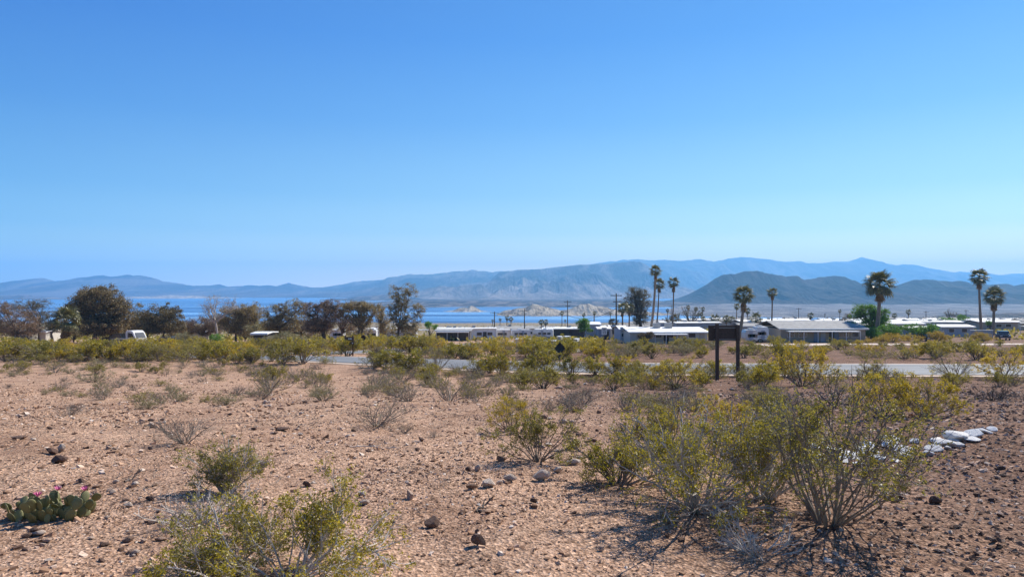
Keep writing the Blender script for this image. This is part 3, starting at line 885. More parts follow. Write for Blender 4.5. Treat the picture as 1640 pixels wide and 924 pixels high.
def palm(px_t, py_t, px_b, Y, cw, skirt, label, near=True, n=34, group=None, tr=.20, seed=0, cat='palm tree'):
    rng = np.random.default_rng(seed + int(px_t * 7))
    xb, _, zb = place(px_b, Y)
    R = cw / 2 / F * Y * 1.2
    xt, _, zt = ray(px_t, py_t, Y)
    zt -= R * .85
    r = empty('fan_palm', (xb, Y, zb))
    top = np.array([xt - xb, 0, zt - zb])
    s = np.linspace(0, 1, 12)[:, None]
    P = np.array([0, 0, -.2]) * (1 - s) + top * s
    P[:, 0] += np.sin(s[:, 0] * pi) * (xt - xb) * .22
    rad = tr * np.linspace(1.15, .62, 12); rad[0] *= 1.25
    if near: rad = rad * rng.uniform(.92, 1.08, 12)
    v, f = tubes(P[None], rad[None], 9)
    ob('trunk', mesh_np('trunk', v, [f], [MAT['palmtrunk']], True), r)
    T = Vector(top)
    xs = []
    for k in range(n):
        q = (k + .5) / n
        el = radians(82 - 128 * q ** .85) + rng.normal(0, .08)
        xs.append((FR[k % 3], frond_xf(rng, k * 2.4 + rng.normal(0, .2), el, R * rng.uniform(.88, 1.08), T)))
    ds = []
    nd = int(16 + skirt * 1.6)
    sk = skirt / F * Y
    for k in range(nd):
        t = Vector((0, 0, -sk * .75 * k / nd))
        ds.append((FRD[k % 2], frond_xf(rng, k * 2.4, radians(-72) + rng.normal(0, .1), R * rng.uniform(.45, .75), T + t)))
    if near:
        for me, M in xs:
            o = ob('frond', me, r); o.matrix_local = M
    for nm, lst, mt in (('crown', xs, 'palm'), ('dead_frond_skirt', ds, 'palmdead')):
        if nm == 'crown' and near: continue
        Vs = []; Fs = []; b = 0
        for me, M in lst:
            a = np.empty(len(me.vertices) * 3, dtype=np.float32); me.vertices.foreach_get('co', a); a = a.reshape(-1, 3)
            m = np.array(M)
            Vs.append(a @ m[:3, :3].T + m[:3, 3])
            li = np.empty(len(me.loops), dtype=np.int32); me.loops.foreach_get('vertex_index', li)
            Fs.append(li.reshape(-1, 4) + b); b += len(a)
        ob(nm, mesh_np(nm, np.concatenate(Vs), [np.concatenate(Fs)], [MAT[mt]]), r)
    tag(r, label, cat, group)
    return r

palm(1409, 432, 1402, 150, 46, 15, 'stout fan palm with a wide shaggy crown in front of the bright green tree', tr=.42, n=44)
palm(1191, 457, 1182, 146, 32, 22, 'fan palm with thick hanging brown skirt just right of the big brown sign', tr=.34, n=34)
palm(1050, 424, 1039, 141, 20, 12, 'tallest palm, a slender dark leaning trunk beside the cream long building', tr=.27, n=30)
palm(1055.5, 445, 1050, 215, 20, 9, 'slender straight palm just right of the tallest leaning palm', tr=.22, n=28)
palm(1079, 443, 1076, 215, 19, 12, 'slender palm with funnel shaped crown beside a utility pole and dark shrub', tr=.24, n=28)
palm(1237, 460, 1235, 190, 17, 9, 'slim palm between the brown sign and the grey roofed bungalow', tr=.22, n=26)
palm(1568, 429, 1572, 185, 29, 12, 'taller of the two palms near the right edge, behind a pale wall', tr=.34, n=36)
palm(1592, 459, 1590, 178, 32, 15, 'shorter palm of the right pair, standing beside the black pickup', tr=.36, n=36)
palm(106, 490, 91, 122, 44, 30, 'dark leaning palm with sunlit right fronds in front of the dense dark tree', tr=.36, n=34)
palm(997, 484, 997, 180, 19, 10, 'left one of two short palms beside the two-armed utility pole', near=False, n=26, tr=.24)
palm(1008, 485, 1007, 190, 17, 10, 'right one of two short palms, next to the tall feathery grey tree', near=False, n=26, tr=.24)
FARP = [(900, 498, 900, 300, 6.5, 'thin distant palm left of the pole with the sagging cable, above the lake'),
 (935, 501, 935, 330, 6, 'thin distant palm rising directly above the round green shrub'),
 (952, 498, 952, 320, 6, 'thin distant palm between the round green shrub and the two-armed pole'),
 (812, 505, 811, 290, 7.5, 'taller of a pair of small palms between the two left utility poles'),
 (818.5, 507, 817, 290, 7.5, 'shorter of a pair of small palms between the two left utility poles'),
 (801, 509, 800, 300, 5, 'tiny palm just right of the leftmost utility pole'),
 (789, 511, 789, 320, 4.5, 'tiny palm just left of the leftmost utility pole'),
 (977.5, 500, 977, 350, 4.5, 'tiny palm just left of the two-armed utility pole'),
 (1069, 494, 1068, 330, 5.5, 'thin palm left of the far pole between the tall slender palms'),
 (1087, 501, 1087, 330, 5, 'small dark palm right of the far utility pole'),
 (1102, 488, 1101, 300, 7, 'small palm above the grey leafless tree, leftmost of its row'),
 (1114.5, 491, 1114, 300, 7, 'small palm in the middle of the row left of the big brown sign'),
 (1125.5, 491, 1125, 300, 7, 'small palm at the right end of the row left of the big brown sign'),
 (1118, 501, 1118, 330, 5, 'tiny low palm beneath the row left of the big brown sign'),
 (1123, 499, 1123, 320, 7, 'low palm beneath the right end of the row left of the sign'),
 (1126.5, 506, 1127, 280, 8, 'lowest dark palm just left of the big brown sign'),
 (1145, 502, 1145, 245, 17, 'bushy round palm directly above the left post of the big brown sign'),
 (1163, 504, 1164, 235, 12, 'left one of two squat palms above the big brown sign board'),
 (1171, 505, 1170, 230, 12, 'right one of two squat palms above the big brown sign board'),
 (1180, 485, 1178, 228, 10, 'dark narrow palm half hidden behind the thick skirted palm'),
 (1197, 492, 1196, 240, 10, 'small palm just right of the thick skirted palm'),
 (1210, 499, 1209, 225, 19, 'squat wide palm right of the thick skirted palm, above grey roofs'),
 (1298, 500, 1298, 320, 10, 'small bushy palm above the grey bungalow roof'),
 (1345, 495, 1345, 360, 5.5, 'tiny thin palm with round head left of the bright green tree'),
 (1433, 501, 1432, 330, 8, 'small palm just right of the bright green tree'),
 (1455, 495, 1454, 330, 8.5, 'small ragged palm above white roofs right of the stout palm'),
 (905, 511, 905, 380, 4, 'tiny low palm left of the pole with the sagging cable'),
 (867, 511, 867, 260, 9, 'left one of a squat dark palm pair above the white carport roof'),
 (874, 511, 874, 258, 9, 'right one of a squat dark palm pair above the white carport roof')]
for a in FARP:
    palm(a[0], a[1], a[2], a[3], a[4] * 1.1, 3, a[5], near=False, n=22, group='small palms among the trailers', tr=.19)

# ------------------------------------------------------------------ trees given by crown lobes seen at a depth
def tree_px(name, px, Y, lobes, leaf_mat, label, **kw):
    if kw.get('per'): kw['per'] = int(kw['per'] * 1.45)
    x, _, z = place(px, Y)
    L = []
    top = 0
    for lx, ly, rx, ry in lobes:
        cx, _, cz = ray(lx, ly, Y)
        rr = rx / F * Y
        L.append((cx - x, 0, cz - z, rr, rr * .85, ry / F * Y))
        top = max(top, cz - z + ry / F * Y)
    return crown_tree(name, int(px), (x, Y, z), top, L, leaf_mat, label=label, **kw)

tree_px('thorny_tree', 28, 118, [(28, 515, 34, 24), (50, 528, 18, 16), (-10, 508, 36, 28)], 'brown', 'reddish brown twiggy tree at the far left edge', ncl=360, per=46, ll=.20, lw=.06, cr=.6)
tree_px('airy_tree', 63, 150, [(40, 490, 28, 9), (68, 486, 18, 9), (88, 496, 9, 7), (60, 505, 22, 9)], 'greytree', 'airy grey tree behind the reddish one at the far left', ncl=165, per=34, ll=.20, lw=.06, cr=.6, fork=.4)
tree_px('dense_tree', 150, 140, [(155, 480, 36, 24), (128, 500, 27, 21), (190, 500, 24, 28), (162, 520, 44, 20), (200, 486, 12, 14), (118, 495, 14, 8)], 'dark', 'largest dense dark tree, behind the leaning palm on the left', ncl=620, per=75, ll=.26, lw=.13, cr=.75, trunk_r=.35, shell=.3)
tree_px('olive_tree', 207, 147, [(206, 515, 22, 22), (222, 505, 14, 18), (228, 520, 20, 14)], 'drab', 'olive brown tree right behind the largest dark tree', ncl=170, per=50, ll=.24, lw=.09, cr=.6)
tree_px('brown_thicket', 236, 149, [(232, 511, 15, 12), (246, 520, 14, 12)], 'brown', 'reddish brown thicket between the largest dark tree and the dome shaped one', ncl=110, per=40, ll=.2, lw=.07, cr=.55)
tree_px('brown_thicket', 482, 147, [(484, 510, 22, 14), (500, 520, 20, 14), (430, 525, 16, 12)], 'drab', 'grey brown thicket filling the gap left of the brown many-stemmed tree', ncl=170, per=40, ll=.2, lw=.07, cr=.55)
tree_px('brown_thicket', 547, 149, [(548, 508, 15, 14), (560, 520, 16, 12)], 'brown', 'brown thicket right of the brown many-stemmed tree', ncl=110, per=40, ll=.2, lw=.07, cr=.55)
tree_px('brown_thicket', 84, 152, [(84, 512, 17, 14), (68, 522, 22, 12)], 'drab', 'olive brown thicket behind the leaning palm', ncl=130, per=40, ll=.2, lw=.07, cr=.55)
tree_px('brown_thicket', 412, 148, [(412, 515, 20, 14), (400, 525, 22, 12)], 'drab', 'grey brown thicket above the low white roof', ncl=130, per=40, ll=.2, lw=.07, cr=.55)
tree_px('dense_tree', 262, 138, [(262, 508, 32, 21), (242, 520, 22, 18), (288, 520, 16, 14), (265, 525, 30, 12)], 'dark', 'dark dome shaped tree behind the white cab truck', ncl=330, per=66, ll=.24, lw=.11, cr=.65, shell=.3)
tree_px('brown_thicket', 322, 150, [(322, 520, 28, 14), (300, 525, 16, 12), (345, 522, 18, 14)], 'brown', 'low reddish brown thicket left of the bare pale tree', ncl=225, per=44, ll=.2, lw=.06, cr=.6)
tree_px('bare_tree', 346, 128, [(343, 485, 18, 18), (362, 488, 22, 13), (340, 505, 16, 12), (330, 490, 14, 8)], 'greytree', 'bare bleached tree with pale leafless branches on the left', bark='palewood', ncl=110, per=0, cr=.9, fork=.42, trunk_r=.22, upswept=.6, cat='tree')
tree_px('dense_tree', 378, 136, [(372, 512, 24, 22), (396, 505, 20, 20), (410, 496, 10, 14), (386, 525, 26, 12)], 'drab', 'dark brown tree right of the bare pale tree', ncl=390, per=56, ll=.22, lw=.10, cr=.6)
tree_px('crooked_tree', 447, 142, [(442, 503, 20, 17), (470, 493, 22, 14), (455, 518, 30, 16), (427, 518, 12, 15), (418, 500, 6, 5)], 'drab', 'grey brown tree at the left end of the middle row of trees', ncl=345, per=44, ll=.2, lw=.08, cr=.55, trunks=3, trunk_r=.32)
tree_px('crooked_tree', 520, 138, [(520, 508, 28, 24), (498, 494, 16, 12), (532, 488, 18, 10), (505, 522, 25, 12)], 'brown', 'brown many-stemmed tree in the middle of the tree row', ncl=420, per=44, ll=.2, lw=.07, cr=.6, trunks=3, trunk_r=.34)
tree_px('umbrella_tree', 578, 138, [(570, 490, 26, 8), (590, 497, 16, 9), (552, 502, 10, 13), (580, 514, 20, 13), (605, 503, 10, 8)], 'drab', 'spreading umbrella shaped tree behind the two-board sign', ncl=285, per=42, ll=.2, lw=.08, cr=.5, trunks=2, fork=.3, trunk_r=.36)
tree_px('slim_tree', 610, 144, [(608, 500, 10, 15), (616, 518, 13, 16)], 'drab', 'slim grey tree between the umbrella shaped tree and the tall feathery one', ncl=135, per=36, ll=.2, lw=.07, cr=.5, fork=.35)
tree_px('upswept_tree', 639, 134, [(630, 470, 9, 16), (643, 478, 13, 20), (658, 466, 10, 12), (670, 498, 13, 14), (641, 505, 16, 20), (655, 520, 18, 13), (628, 500, 9, 18)], 'drab', 'tall open tree with upswept branches standing alone left of the lake view', ncl=345, per=34, ll=.2, lw=.08, cr=.45, fork=.3, upswept=1.0, trunk_r=.26, twig=False)
tree_px('feathery_tree', 1024, 205, [(1016, 470, 13, 13), (1007, 484, 12, 11), (1030, 478, 14, 16), (1020, 497, 19, 10), (1026, 511, 16, 10)], 'greytree', 'tall feathery grey tree left of the tallest palm', ncl=260, per=46, ll=.28, lw=.09, cr=.8, fork=.35, trunk_r=.5, upswept=.5)
tree_px('round_shrub', 935, 168, [(935, 517, 10, 8), (936, 525, 11, 7)], 'green', 'round bright green shrub in front of the white sheds', ncl=110, per=46, ll=.2, lw=.1, cr=.45, fork=.15, trunk_r=.15, cat='bush')
tree_px('round_shrub', 688, 180, [(686, 520, 6, 5), (697, 523, 7, 4)], 'green', 'small bright green shrub at the foot of the lake view', ncl=50, per=36, ll=.2, lw=.1, cr=.4, fork=.15, trunk_r=.12, cat='bush')
tree_px('leafy_tree', 1396, 162, [(1388, 497, 20, 11), (1408, 505, 15, 12), (1372, 504, 12, 7), (1400, 515, 22, 8)], 'green', 'broad bright green tree behind the stout palm', ncl=260, per=46, ll=.24, lw=.12, cr=.6, trunk_r=.3)
tree_px('leafy_shrub', 1365, 146, [(1363, 524, 18, 8), (1358, 535, 18, 8), (1378, 530, 12, 10)], 'green', 'green shrub against the right end of the grey bungalow', ncl=150, per=44, ll=.2, lw=.1, cr=.45, fork=.1, trunk_r=.12, cat='bush')
tree_px('leafy_shrub', 1392, 146, [(1392, 530, 16, 9), (1400, 536, 14, 6)], 'green', 'green shrub directly at the foot of the stout palm', ncl=110, per=40, ll=.2, lw=.1, cr=.45, fork=.1, trunk_r=.12, cat='bush')
tree_px('leafy_shrub', 1428, 148, [(1425, 526, 22, 6), (1430, 532, 20, 5)], 'green', 'long low green shrub right of the stout palm', ncl=110, per=40, ll=.2, lw=.1, cr=.4, fork=.1, trunk_r=.12, cat='bush')
tree_px('leafy_shrub', 1466, 148, [(1462, 526, 18, 7), (1485, 530, 16, 9), (1495, 523, 9, 6)], 'green', 'green shrub arching over the parked dark car', ncl=130, per=40, ll=.2, lw=.1, cr=.45, fork=.1, trunk_r=.12, cat='bush')
tree_px('golden_shrub', 1430, 138, [(1430, 541, 26, 7), (1400, 546, 18, 4), (1465, 541, 14, 6)], 'amber', 'golden spreading shrub below the long green shrub', ncl=140, per=46, ll=.2, lw=.05, cr=.4, fork=.1, trunk_r=.1, cat='bush')
tree_px('golden_shrub', 1503, 140, [(1500, 537, 16, 7), (1512, 541, 12, 5)], 'amber', 'golden brown shrub right of the parked dark car', ncl=80, per=44, ll=.2, lw=.05, cr=.4, fork=.1, trunk_r=.1, cat='bush')
tree_px('golden_shrub', 1573, 140, [(1573, 540, 20, 6), (1570, 535, 11, 5)], 'amber', 'golden mounded shrub in front of the pale wall by the pickup', ncl=80, per=44, ll=.2, lw=.05, cr=.4, fork=.1, trunk_r=.1, cat='bush')
tree_px('weedy_shrub', 345, 108, [(345, 541, 11, 6), (347, 549, 10, 5)], 'green', 'fresh green shrub in the yellow belt below the bare pale tree', ncl=60, per=36, ll=.16, lw=.07, cr=.35, fork=.1, trunk_r=.08, cat='bush')
tree_px('grey_shrub', 455, 98, [(460, 541, 26, 9), (430, 546, 18, 7), (480, 546, 18, 6)], 'sage', 'wide greyish dry shrub mound in front of the middle tree row', ncl=150, per=44, ll=.16, lw=.035, cr=.4, fork=.1, trunk_r=.08, cat='bush')
tree_px('grey_shrub', 408, 118, [(406, 530, 16, 12), (412, 520, 8, 8)], 'sage', 'pale grey feathery shrub above the low white roof', ncl=90, per=40, ll=.18, lw=.04, cr=.4, fork=.1, trunk_r=.08, cat='bush')
tree_px('grey_shrub', 305, 112, [(300, 541, 24, 8), (270, 546, 16, 6)], 'sage', 'dull straw coloured shrub below the dome shaped tree', ncl=110, per=40, ll=.18, lw=.04, cr=.4, fork=.1, trunk_r=.08, cat='bush')
tree_px('leafless_tree', 1107, 262, [(1096, 497, 7, 8), (1106, 502, 10, 9), (1118, 500, 6, 10)], 'greytree', 'low leafless grey tree below the row of small palms', ncl=90, per=18, ll=.2, lw=.05, cr=.7, fork=.2, trunk_r=.3, upswept=.8)
tree_px('dark_shrub', 1075, 225, [(1071, 512, 6, 6), (1081, 510, 7, 7)], 'dark', 'dark round shrub at the foot of the slender palm and pole', ncl=70, per=36, ll=.24, lw=.1, cr=.5, fork=.1, trunk_r=.12, cat='bush')
tree_px('desert_tree', 1034, 131, [(1028, 538, 8, 5), (1040, 536, 8, 5), (1034, 541, 10, 4)], 'dark', 'stubby dark little tree against the cream end wall', ncl=90, per=34, ll=.18, lw=.05, cr=.3, fork=.5, trunk_r=.28)
tree_px('grey_bush', 982, 178, [(982, 515, 8, 5), (984, 522, 7, 5)], 'greytree', 'grey green bush between the white sheds and the two-armed pole', ncl=60, per=34, ll=.2, lw=.06, cr=.4, fork=.2, trunk_r=.1, cat='bush')
tree_px('green_hedge', 1515, 255, [(1512, 513, 13, 4), (1530, 514, 14, 3)], 'green', 'low bright green hedge behind the white roofs on the right', ncl=90, per=36, ll=.3, lw=.15, cr=.6, fork=.1, trunk_r=.12, cat='hedge')
tree_px('green_bush', 1542, 275, [(1541, 508, 9, 3.5)], 'green', 'small green bush beside the far right utility pole', ncl=40, per=36, ll=.3, lw=.15, cr=.6, fork=.1, trunk_r=.12, cat='bush')
tree_px('bare_tree', 1521, 268, [(1519, 501, 5, 6), (1528, 504, 7, 5)], 'greytree', 'small bare tree above the green hedge on the right', bark='darkwood', ncl=40, per=10, cr=.7, fork=.3, trunk_r=.22)
tree_px('green_bush', 1586, 205, [(1585, 517, 5, 4)], 'green', 'small green bush between the two right-hand palms', ncl=30, per=36, ll=.2, lw=.1, cr=.4, fork=.1, trunk_r=.1, cat='bush')
tree_px('grey_bush', 1360, 170, [(1358, 507, 6, 5), (1352, 512, 5, 4)], 'greytree', 'grey wispy bush behind the left edge of the bright green tree', ncl=40, per=30, ll=.2, lw=.05, cr=.4, fork=.2, trunk_r=.1, cat='bush')

tree_px('scrub_thicket', 45, 147, [(45, 528, 24, 10), (20, 532, 20, 9)], 'brown', 'low olive brown thicket at the foot of the reddish left edge tree', ncl=130, per=34, ll=.2, lw=.07, cr=.5, fork=.12, trunk_r=.14, cat='thicket')
tree_px('scrub_thicket', 118, 146, [(116, 528, 18, 11), (132, 533, 16, 8)], 'drab', 'low olive brown thicket in the gap below the largest dark tree on its left', ncl=130, per=34, ll=.2, lw=.07, cr=.5, fork=.12, trunk_r=.14, cat='thicket')
tree_px('scrub_thicket', 185, 151, [(186, 526, 22, 12), (205, 532, 18, 9)], 'drab', 'low olive brown thicket below the largest dark tree on its right', ncl=130, per=34, ll=.2, lw=.07, cr=.5, fork=.12, trunk_r=.14, cat='thicket')
tree_px('scrub_thicket', 300, 152, [(304, 527, 22, 11), (288, 532, 16, 9)], 'drab', 'low olive brown thicket right below the dome shaped dark tree', ncl=130, per=34, ll=.2, lw=.07, cr=.5, fork=.12, trunk_r=.14, cat='thicket')
tree_px('scrub_thicket', 338, 152, [(345, 524, 20, 12), (330, 530, 18, 9)], 'brown', 'low olive brown thicket around the trunk of the bare pale tree', ncl=130, per=34, ll=.2, lw=.07, cr=.5, fork=.12, trunk_r=.14, cat='thicket')
tree_px('scrub_thicket', 392, 150, [(392, 528, 24, 12)], 'drab', 'low olive brown thicket under the dark tree right of the bare one', ncl=130, per=34, ll=.2, lw=.07, cr=.5, fork=.12, trunk_r=.14, cat='thicket')
tree_px('scrub_thicket', 440, 150, [(440, 528, 28, 12), (462, 530, 20, 10)], 'drab', 'low olive brown thicket under the left end of the middle tree row', ncl=130, per=34, ll=.2, lw=.07, cr=.5, fork=.12, trunk_r=.14, cat='thicket')
tree_px('scrub_thicket', 505, 152, [(508, 528, 28, 11), (485, 531, 18, 9)], 'brown', 'low olive brown thicket under the brown many-stemmed tree', ncl=130, per=34, ll=.2, lw=.07, cr=.5, fork=.12, trunk_r=.14, cat='thicket')
tree_px('scrub_thicket', 565, 154, [(562, 527, 20, 11), (584, 531, 18, 8)], 'drab', 'low olive brown thicket under the umbrella shaped tree', ncl=130, per=34, ll=.2, lw=.07, cr=.5, fork=.12, trunk_r=.14, cat='thicket')
tree_px('scrub_thicket', 628, 156, [(622, 528, 18, 9), (655, 530, 16, 8)], 'drab', 'low olive brown thicket under the tall upswept tree', ncl=130, per=34, ll=.2, lw=.07, cr=.5, fork=.12, trunk_r=.14, cat='thicket')

# ------------------------------------------------------------------ creosote and dry shrubs
NEARL = dict(ll=.020, lw=.010, tuft=.035)
MID = [make_shrub('yellow_bush' if m == 'creo_y' else 'creosote_bush', 100 + k, 'wood', m, nleaf=n, ll=.055, lw=.026, stems=22, k2=4, k3=3, r0=.013, tuft=.07, bare=.3, spread=.85)
       for k, (m, n) in enumerate([('creo', 3600), ('creo_y', 3600), ('creo_o', 3000), ('creo', 2800), ('creo_y', 3000)])]
MIDN = [make_shrub('creosote_bush', 140 + k, 'wood', m, nleaf=n, ll=.030, lw=.014, stems=24, k2=5, k3=4, r0=.010, tuft=.05, bare=.3, spread=.85)
        for k, (m, n) in enumerate([('creo', 8000), ('creo_o', 7000), ('creo_y', 8000)])]
DRY = [make_shrub('dry_bush', 160 + k, w, 'sage', nleaf=n, ll=.035, lw=.012, stems=26, k2=5, k3=4, r0=.010, tuft=.04, bare=.2, spread=1.0, h=.8, lean=(.3, 1.35))
       for k, (w, n) in enumerate([('wood', 500), ('wood', 0), ('darkwood', 900)])]
SPARSE = [make_shrub('sparse_bush', 180 + k, 'wood', m, nleaf=n, ll=.032, lw=.014, stems=18, k2=5, k3=4, r0=.012, tuft=.05, bare=.3, spread=1.0, lean=(.3, 1.3))
          for k, (m, n) in enumerate([('creo_o', 1800), ('creo', 2400)])]
LOW = [make_shrub('low_scrub', 190 + k, 'wood', m, nleaf=2200, ll=.05, lw=.018, stems=26, k2=4, k3=3, r0=.009, tuft=.07, bare=.1, spread=1.1, h=.6, lean=(.2, 1.45))
       for k, m in enumerate(['sage', 'creo_o'])]

def bush_at(protos, px, py, hpx, label, wr=1.0, group=None, k=None, cat='bush'):
    x, Y, z = at(px, py)
    pr = protos[k if k is not None else int(px) % len(protos)]
    h = hpx / F * Y
    r = put_shrub(pr, (x, Y, z), h * wr, random.uniform(0, 6.28), label, cat, group, sz=h)
    return r

named = [  # protos, px, base py, height px, width ratio, label
 (MIDN, 862, 738, 100, .95, 'green creosote bush on the bare slope, alone in the middle foreground'),
 (MIDN, 815, 690, 62, .9, 'yellow green creosote bush just behind the lone middle foreground one'),
 (DRY, 603, 682, 52, 1.3, 'spidery leafless grey bush in the centre of the gravel slope'),
 (SPARSE, 720, 642, 52, 1.1, 'half bare dark stemmed creosote left of the lone green one, near the scrub belt'),
 (MIDN, 1082, 622, 52, 1.35, 'spreading creosote bush just left of the big brown sign posts'),
 (MIDN, 995, 602, 36, 1.1, 'bright yellow creosote bush at the foot of the speed limit sign'),
 (MIDN, 1283, 618, 72, 1.05, 'tall bright yellow creosote bush between the sign posts and the open road'),
 (MIDN, 1610, 607, 50, 1.2, 'olive creosote bush at the right edge on the near road verge'),
 (DRY, 298, 708, 58, 1.2, 'leafless forked grey bush on the left of the gravel slope'),
 (DRY, 112, 664, 26, 1.3, 'small dry grey bush above the cactus, on open gravel'),
 (SPARSE, 432, 628, 44, 1.2, 'grey bush with a few green tips at the left foot of the scrub belt'),
 (LOW, 620, 617, 30, 1.3, 'low grey bush left of the half bare creosote, by the scrub belt'),
 (DRY, 648, 693, 22, 1.1, 'small grass like dry tuft right below the spidery bush'),
 (DRY, 697, 700, 14, 1.3, 'tiny dry tuft right of the grass like one'),
 (DRY, 522, 630, 16, 1.1, 'tiny dark burnt looking bush left of the spidery bush'),
 (LOW, 238, 655, 30, 1.3, 'low twiggy bush on the left slope above the forked grey bush'),
 (LOW, 150, 612, 26, 1.6, 'low grey bush at the left front edge of the yellow belt'),
 (MIDN, 1160, 690, 62, 1.1, 'loose creosote bush behind the large one under the big brown sign'),
 (MIDN, 1225, 680, 66, 1.0, 'creosote bush between the large right one and the sign posts'),
 (DRY, 1010, 705, 40, 1.2, 'dark dead bush behind the left side of the large foreground creosote'),
 (MIDN, 1478, 668, 78, 1.1, 'creosote bush in front of the open road behind the white rubble'),
 (MIDN, 1415, 668, 76, 1.0, 'creosote bush left behind the one above the white rubble'),
 (SPARSE, 1340, 650, 60, 1.2, 'thin creosote bush right behind the tallest foreground creosote'),
 (SPARSE, 1395, 610, 42, 1.3, 'sparse dark stemmed bush against the pale road surface'),
 (SPARSE, 1530, 606, 42, 1.2, 'sparse bush in front of the right part of the road'),
 (DRY, 1275, 655, 36, 1.3, 'grey dry bush left behind the tallest foreground creosote'),
]
for a in named:
    bush_at(a[0], a[1], a[2], a[3], a[5], a[4])

REG = []
def fill(n, xr, yr, protos, hr, label, group, seed, wr=(1.0, 1.4), name_cat='bush', mind=.0, vis=None):
    rng = random.Random(seed)
    k = 0; tries = 0; used = []
    while k < n and tries < n * 30:
        tries += 1
        px = rng.uniform(*xr); py = rng.uniform(*yr)
        x, Y, z = at(px, py)
        if float(dist_path(np.array([x]), np.array([Y]), RP)[0]) < 4.8 or float(dist_path(np.array([x]), np.array([Y]), SP)[0]) < 4.4: continue
        if Y < 62 and abs(px - 559) < 27: continue
        if Y < 47 and abs(px - 896) < 10 and py > 588: continue
        if Y < 62 and abs(px - 967) < 9: continue
        if Y < 36 and 1138 < px < 1192: continue
        if any((x - a) ** 2 + (Y - b) ** 2 < mind * mind for a, b in used): continue
        used.append((x, Y))
        h = rng.uniform(*hr)
        w = rng.uniform(*wr)
        pr = protos[rng.randrange(len(protos))]
        o = put_shrub(pr, (x, Y, z), h * w, rng.uniform(0, 6.28), label, name_cat, group, sz=h)
        lm = pr[2].materials[0].name if pr[2] else 'none'
        what = {'creosote_leaf': 'yellow green bush', 'yellow_creosote_leaf': 'bright yellow bush', 'olive_creosote_leaf': 'olive bush', 'grey_green_leaf': 'grey dry bush', 'none': 'bare twiggy bush'}[lm]
        REG.append((o, px, py, what, 'bush'))
        k += 1

YB = [MID[1], MID[0], MID[4], MID[2], MID[3], MID[0], LOW[1], MIDN[1]]
fill(80, (-10, 240), (556, 580), YB, (.8, 1.8), 'yellow green creosote bush in the dense belt under the dark tree and leaning palm', 'bushes of the left scrub belt under the dark tree', 1, mind=1.15)
fill(64, (240, 400), (558, 579), YB, (.7, 1.7), 'yellow green creosote bush in the dense belt right of the white cab truck', 'bushes of the left scrub belt right of the truck', 2, mind=1.15)
fill(60, (400, 560), (556, 584), [MID[0], MID[1], MID[3], MID[2], LOW[1]], (.7, 1.8), 'creosote bush in the belt left of the two-board brown sign', 'bushes of the belt left of the two-board sign', 3, mind=1.3)
fill(46, (560, 700), (551, 566), [MID[0], MID[1], MID[2], LOW[0]], (1.0, 2.0), 'creosote bush beyond the road between the two-board sign and the upswept tree', 'bushes beyond the side road', 4, mind=1.3)
fill(40, (560, 760), (573, 594), [MID[2], LOW[0], SPARSE[0], MID[0]], (.8, 1.5), 'drab bush on the near side of the road below the upswept tree', 'drab bushes on the near verge at centre left', 5, mind=1.0)
fill(56, (700, 960), (552, 576), [MID[0], MID[2], MID[1], LOW[0]], (.9, 1.7), 'olive creosote bush beyond the road in front of the motorhomes', 'bushes beyond the road before the motorhomes', 6, mind=1.2)
fill(34, (770, 1000), (581, 602), [MID[0], MID[2], SPARSE[1], MID[3]], (.9, 1.5), 'creosote bush on the near verge around the diamond sign', 'bushes around the diamond sign', 7, mind=1.1)
fill(28, (1000, 1260), (583, 606), [MID[0], MID[2], LOW[0], MID[3]], (.8, 1.2), 'creosote bush on the near verge around the big brown sign', 'bushes around the big brown sign', 8, mind=1.1)
fill(46, (960, 1260), (551, 575), [MID[2], LOW[0], MID[0], LOW[1]], (.8, 1.7), 'dull bush on the pinkish ground before the cream long building', 'bushes before the cream long building', 9, mind=1.5)
fill(56, (1240, 1660), (551, 577), [MID[2], MID[0], LOW[1], MID[4]], (.8, 1.5), 'drab bush on the far side of the road below the bungalow and palms', 'bushes beyond the right part of the road', 10, mind=1.3)
fill(44, (0, 420), (584, 650), [LOW[0], DRY[0], DRY[1], LOW[1]], (.25, .5), 'low dry scrub scattered over the left slope', 'low scrub on the left slope', 11, mind=.7)
fill(50, (400, 820), (590, 645), [LOW[0], DRY[0], SPARSE[0], DRY[2]], (.3, .6), 'low dry scrub at the front edge of the central belt', 'low scrub in front of the central belt', 12, mind=.7)
fill(44, (820, 1260), (606, 665), [LOW[0], DRY[0], DRY[1], LOW[1]], (.3, .55), 'low dry scrub between the big brown sign and the large foreground bush', 'low scrub in front of the big brown sign', 13, mind=.6)

fill(44, (-10, 420), (577, 600), [LOW[0], LOW[1], MID[2], DRY[0], SPARSE[0]], (.35, .85), 'dull scrub along the ragged front edge of the left belt', 'scrub at the front edge of the left belt', 14, mind=.9)
fill(60, (420, 1260), (592, 625), [MID[2], SPARSE[0], SPARSE[1], LOW[1], MID[0], DRY[0]], (.45, .95), 'scrub on the near slope before the road', 'scrub on the near slope before the road', 15, mind=.9)
fill(16, (1260, 1640), (608, 622), [SPARSE[0], MID[2], LOW[1]], (.4, .8), 'scrub on the verge right of the tall yellow bush', 'scrub on the right verge', 16, mind=.9)

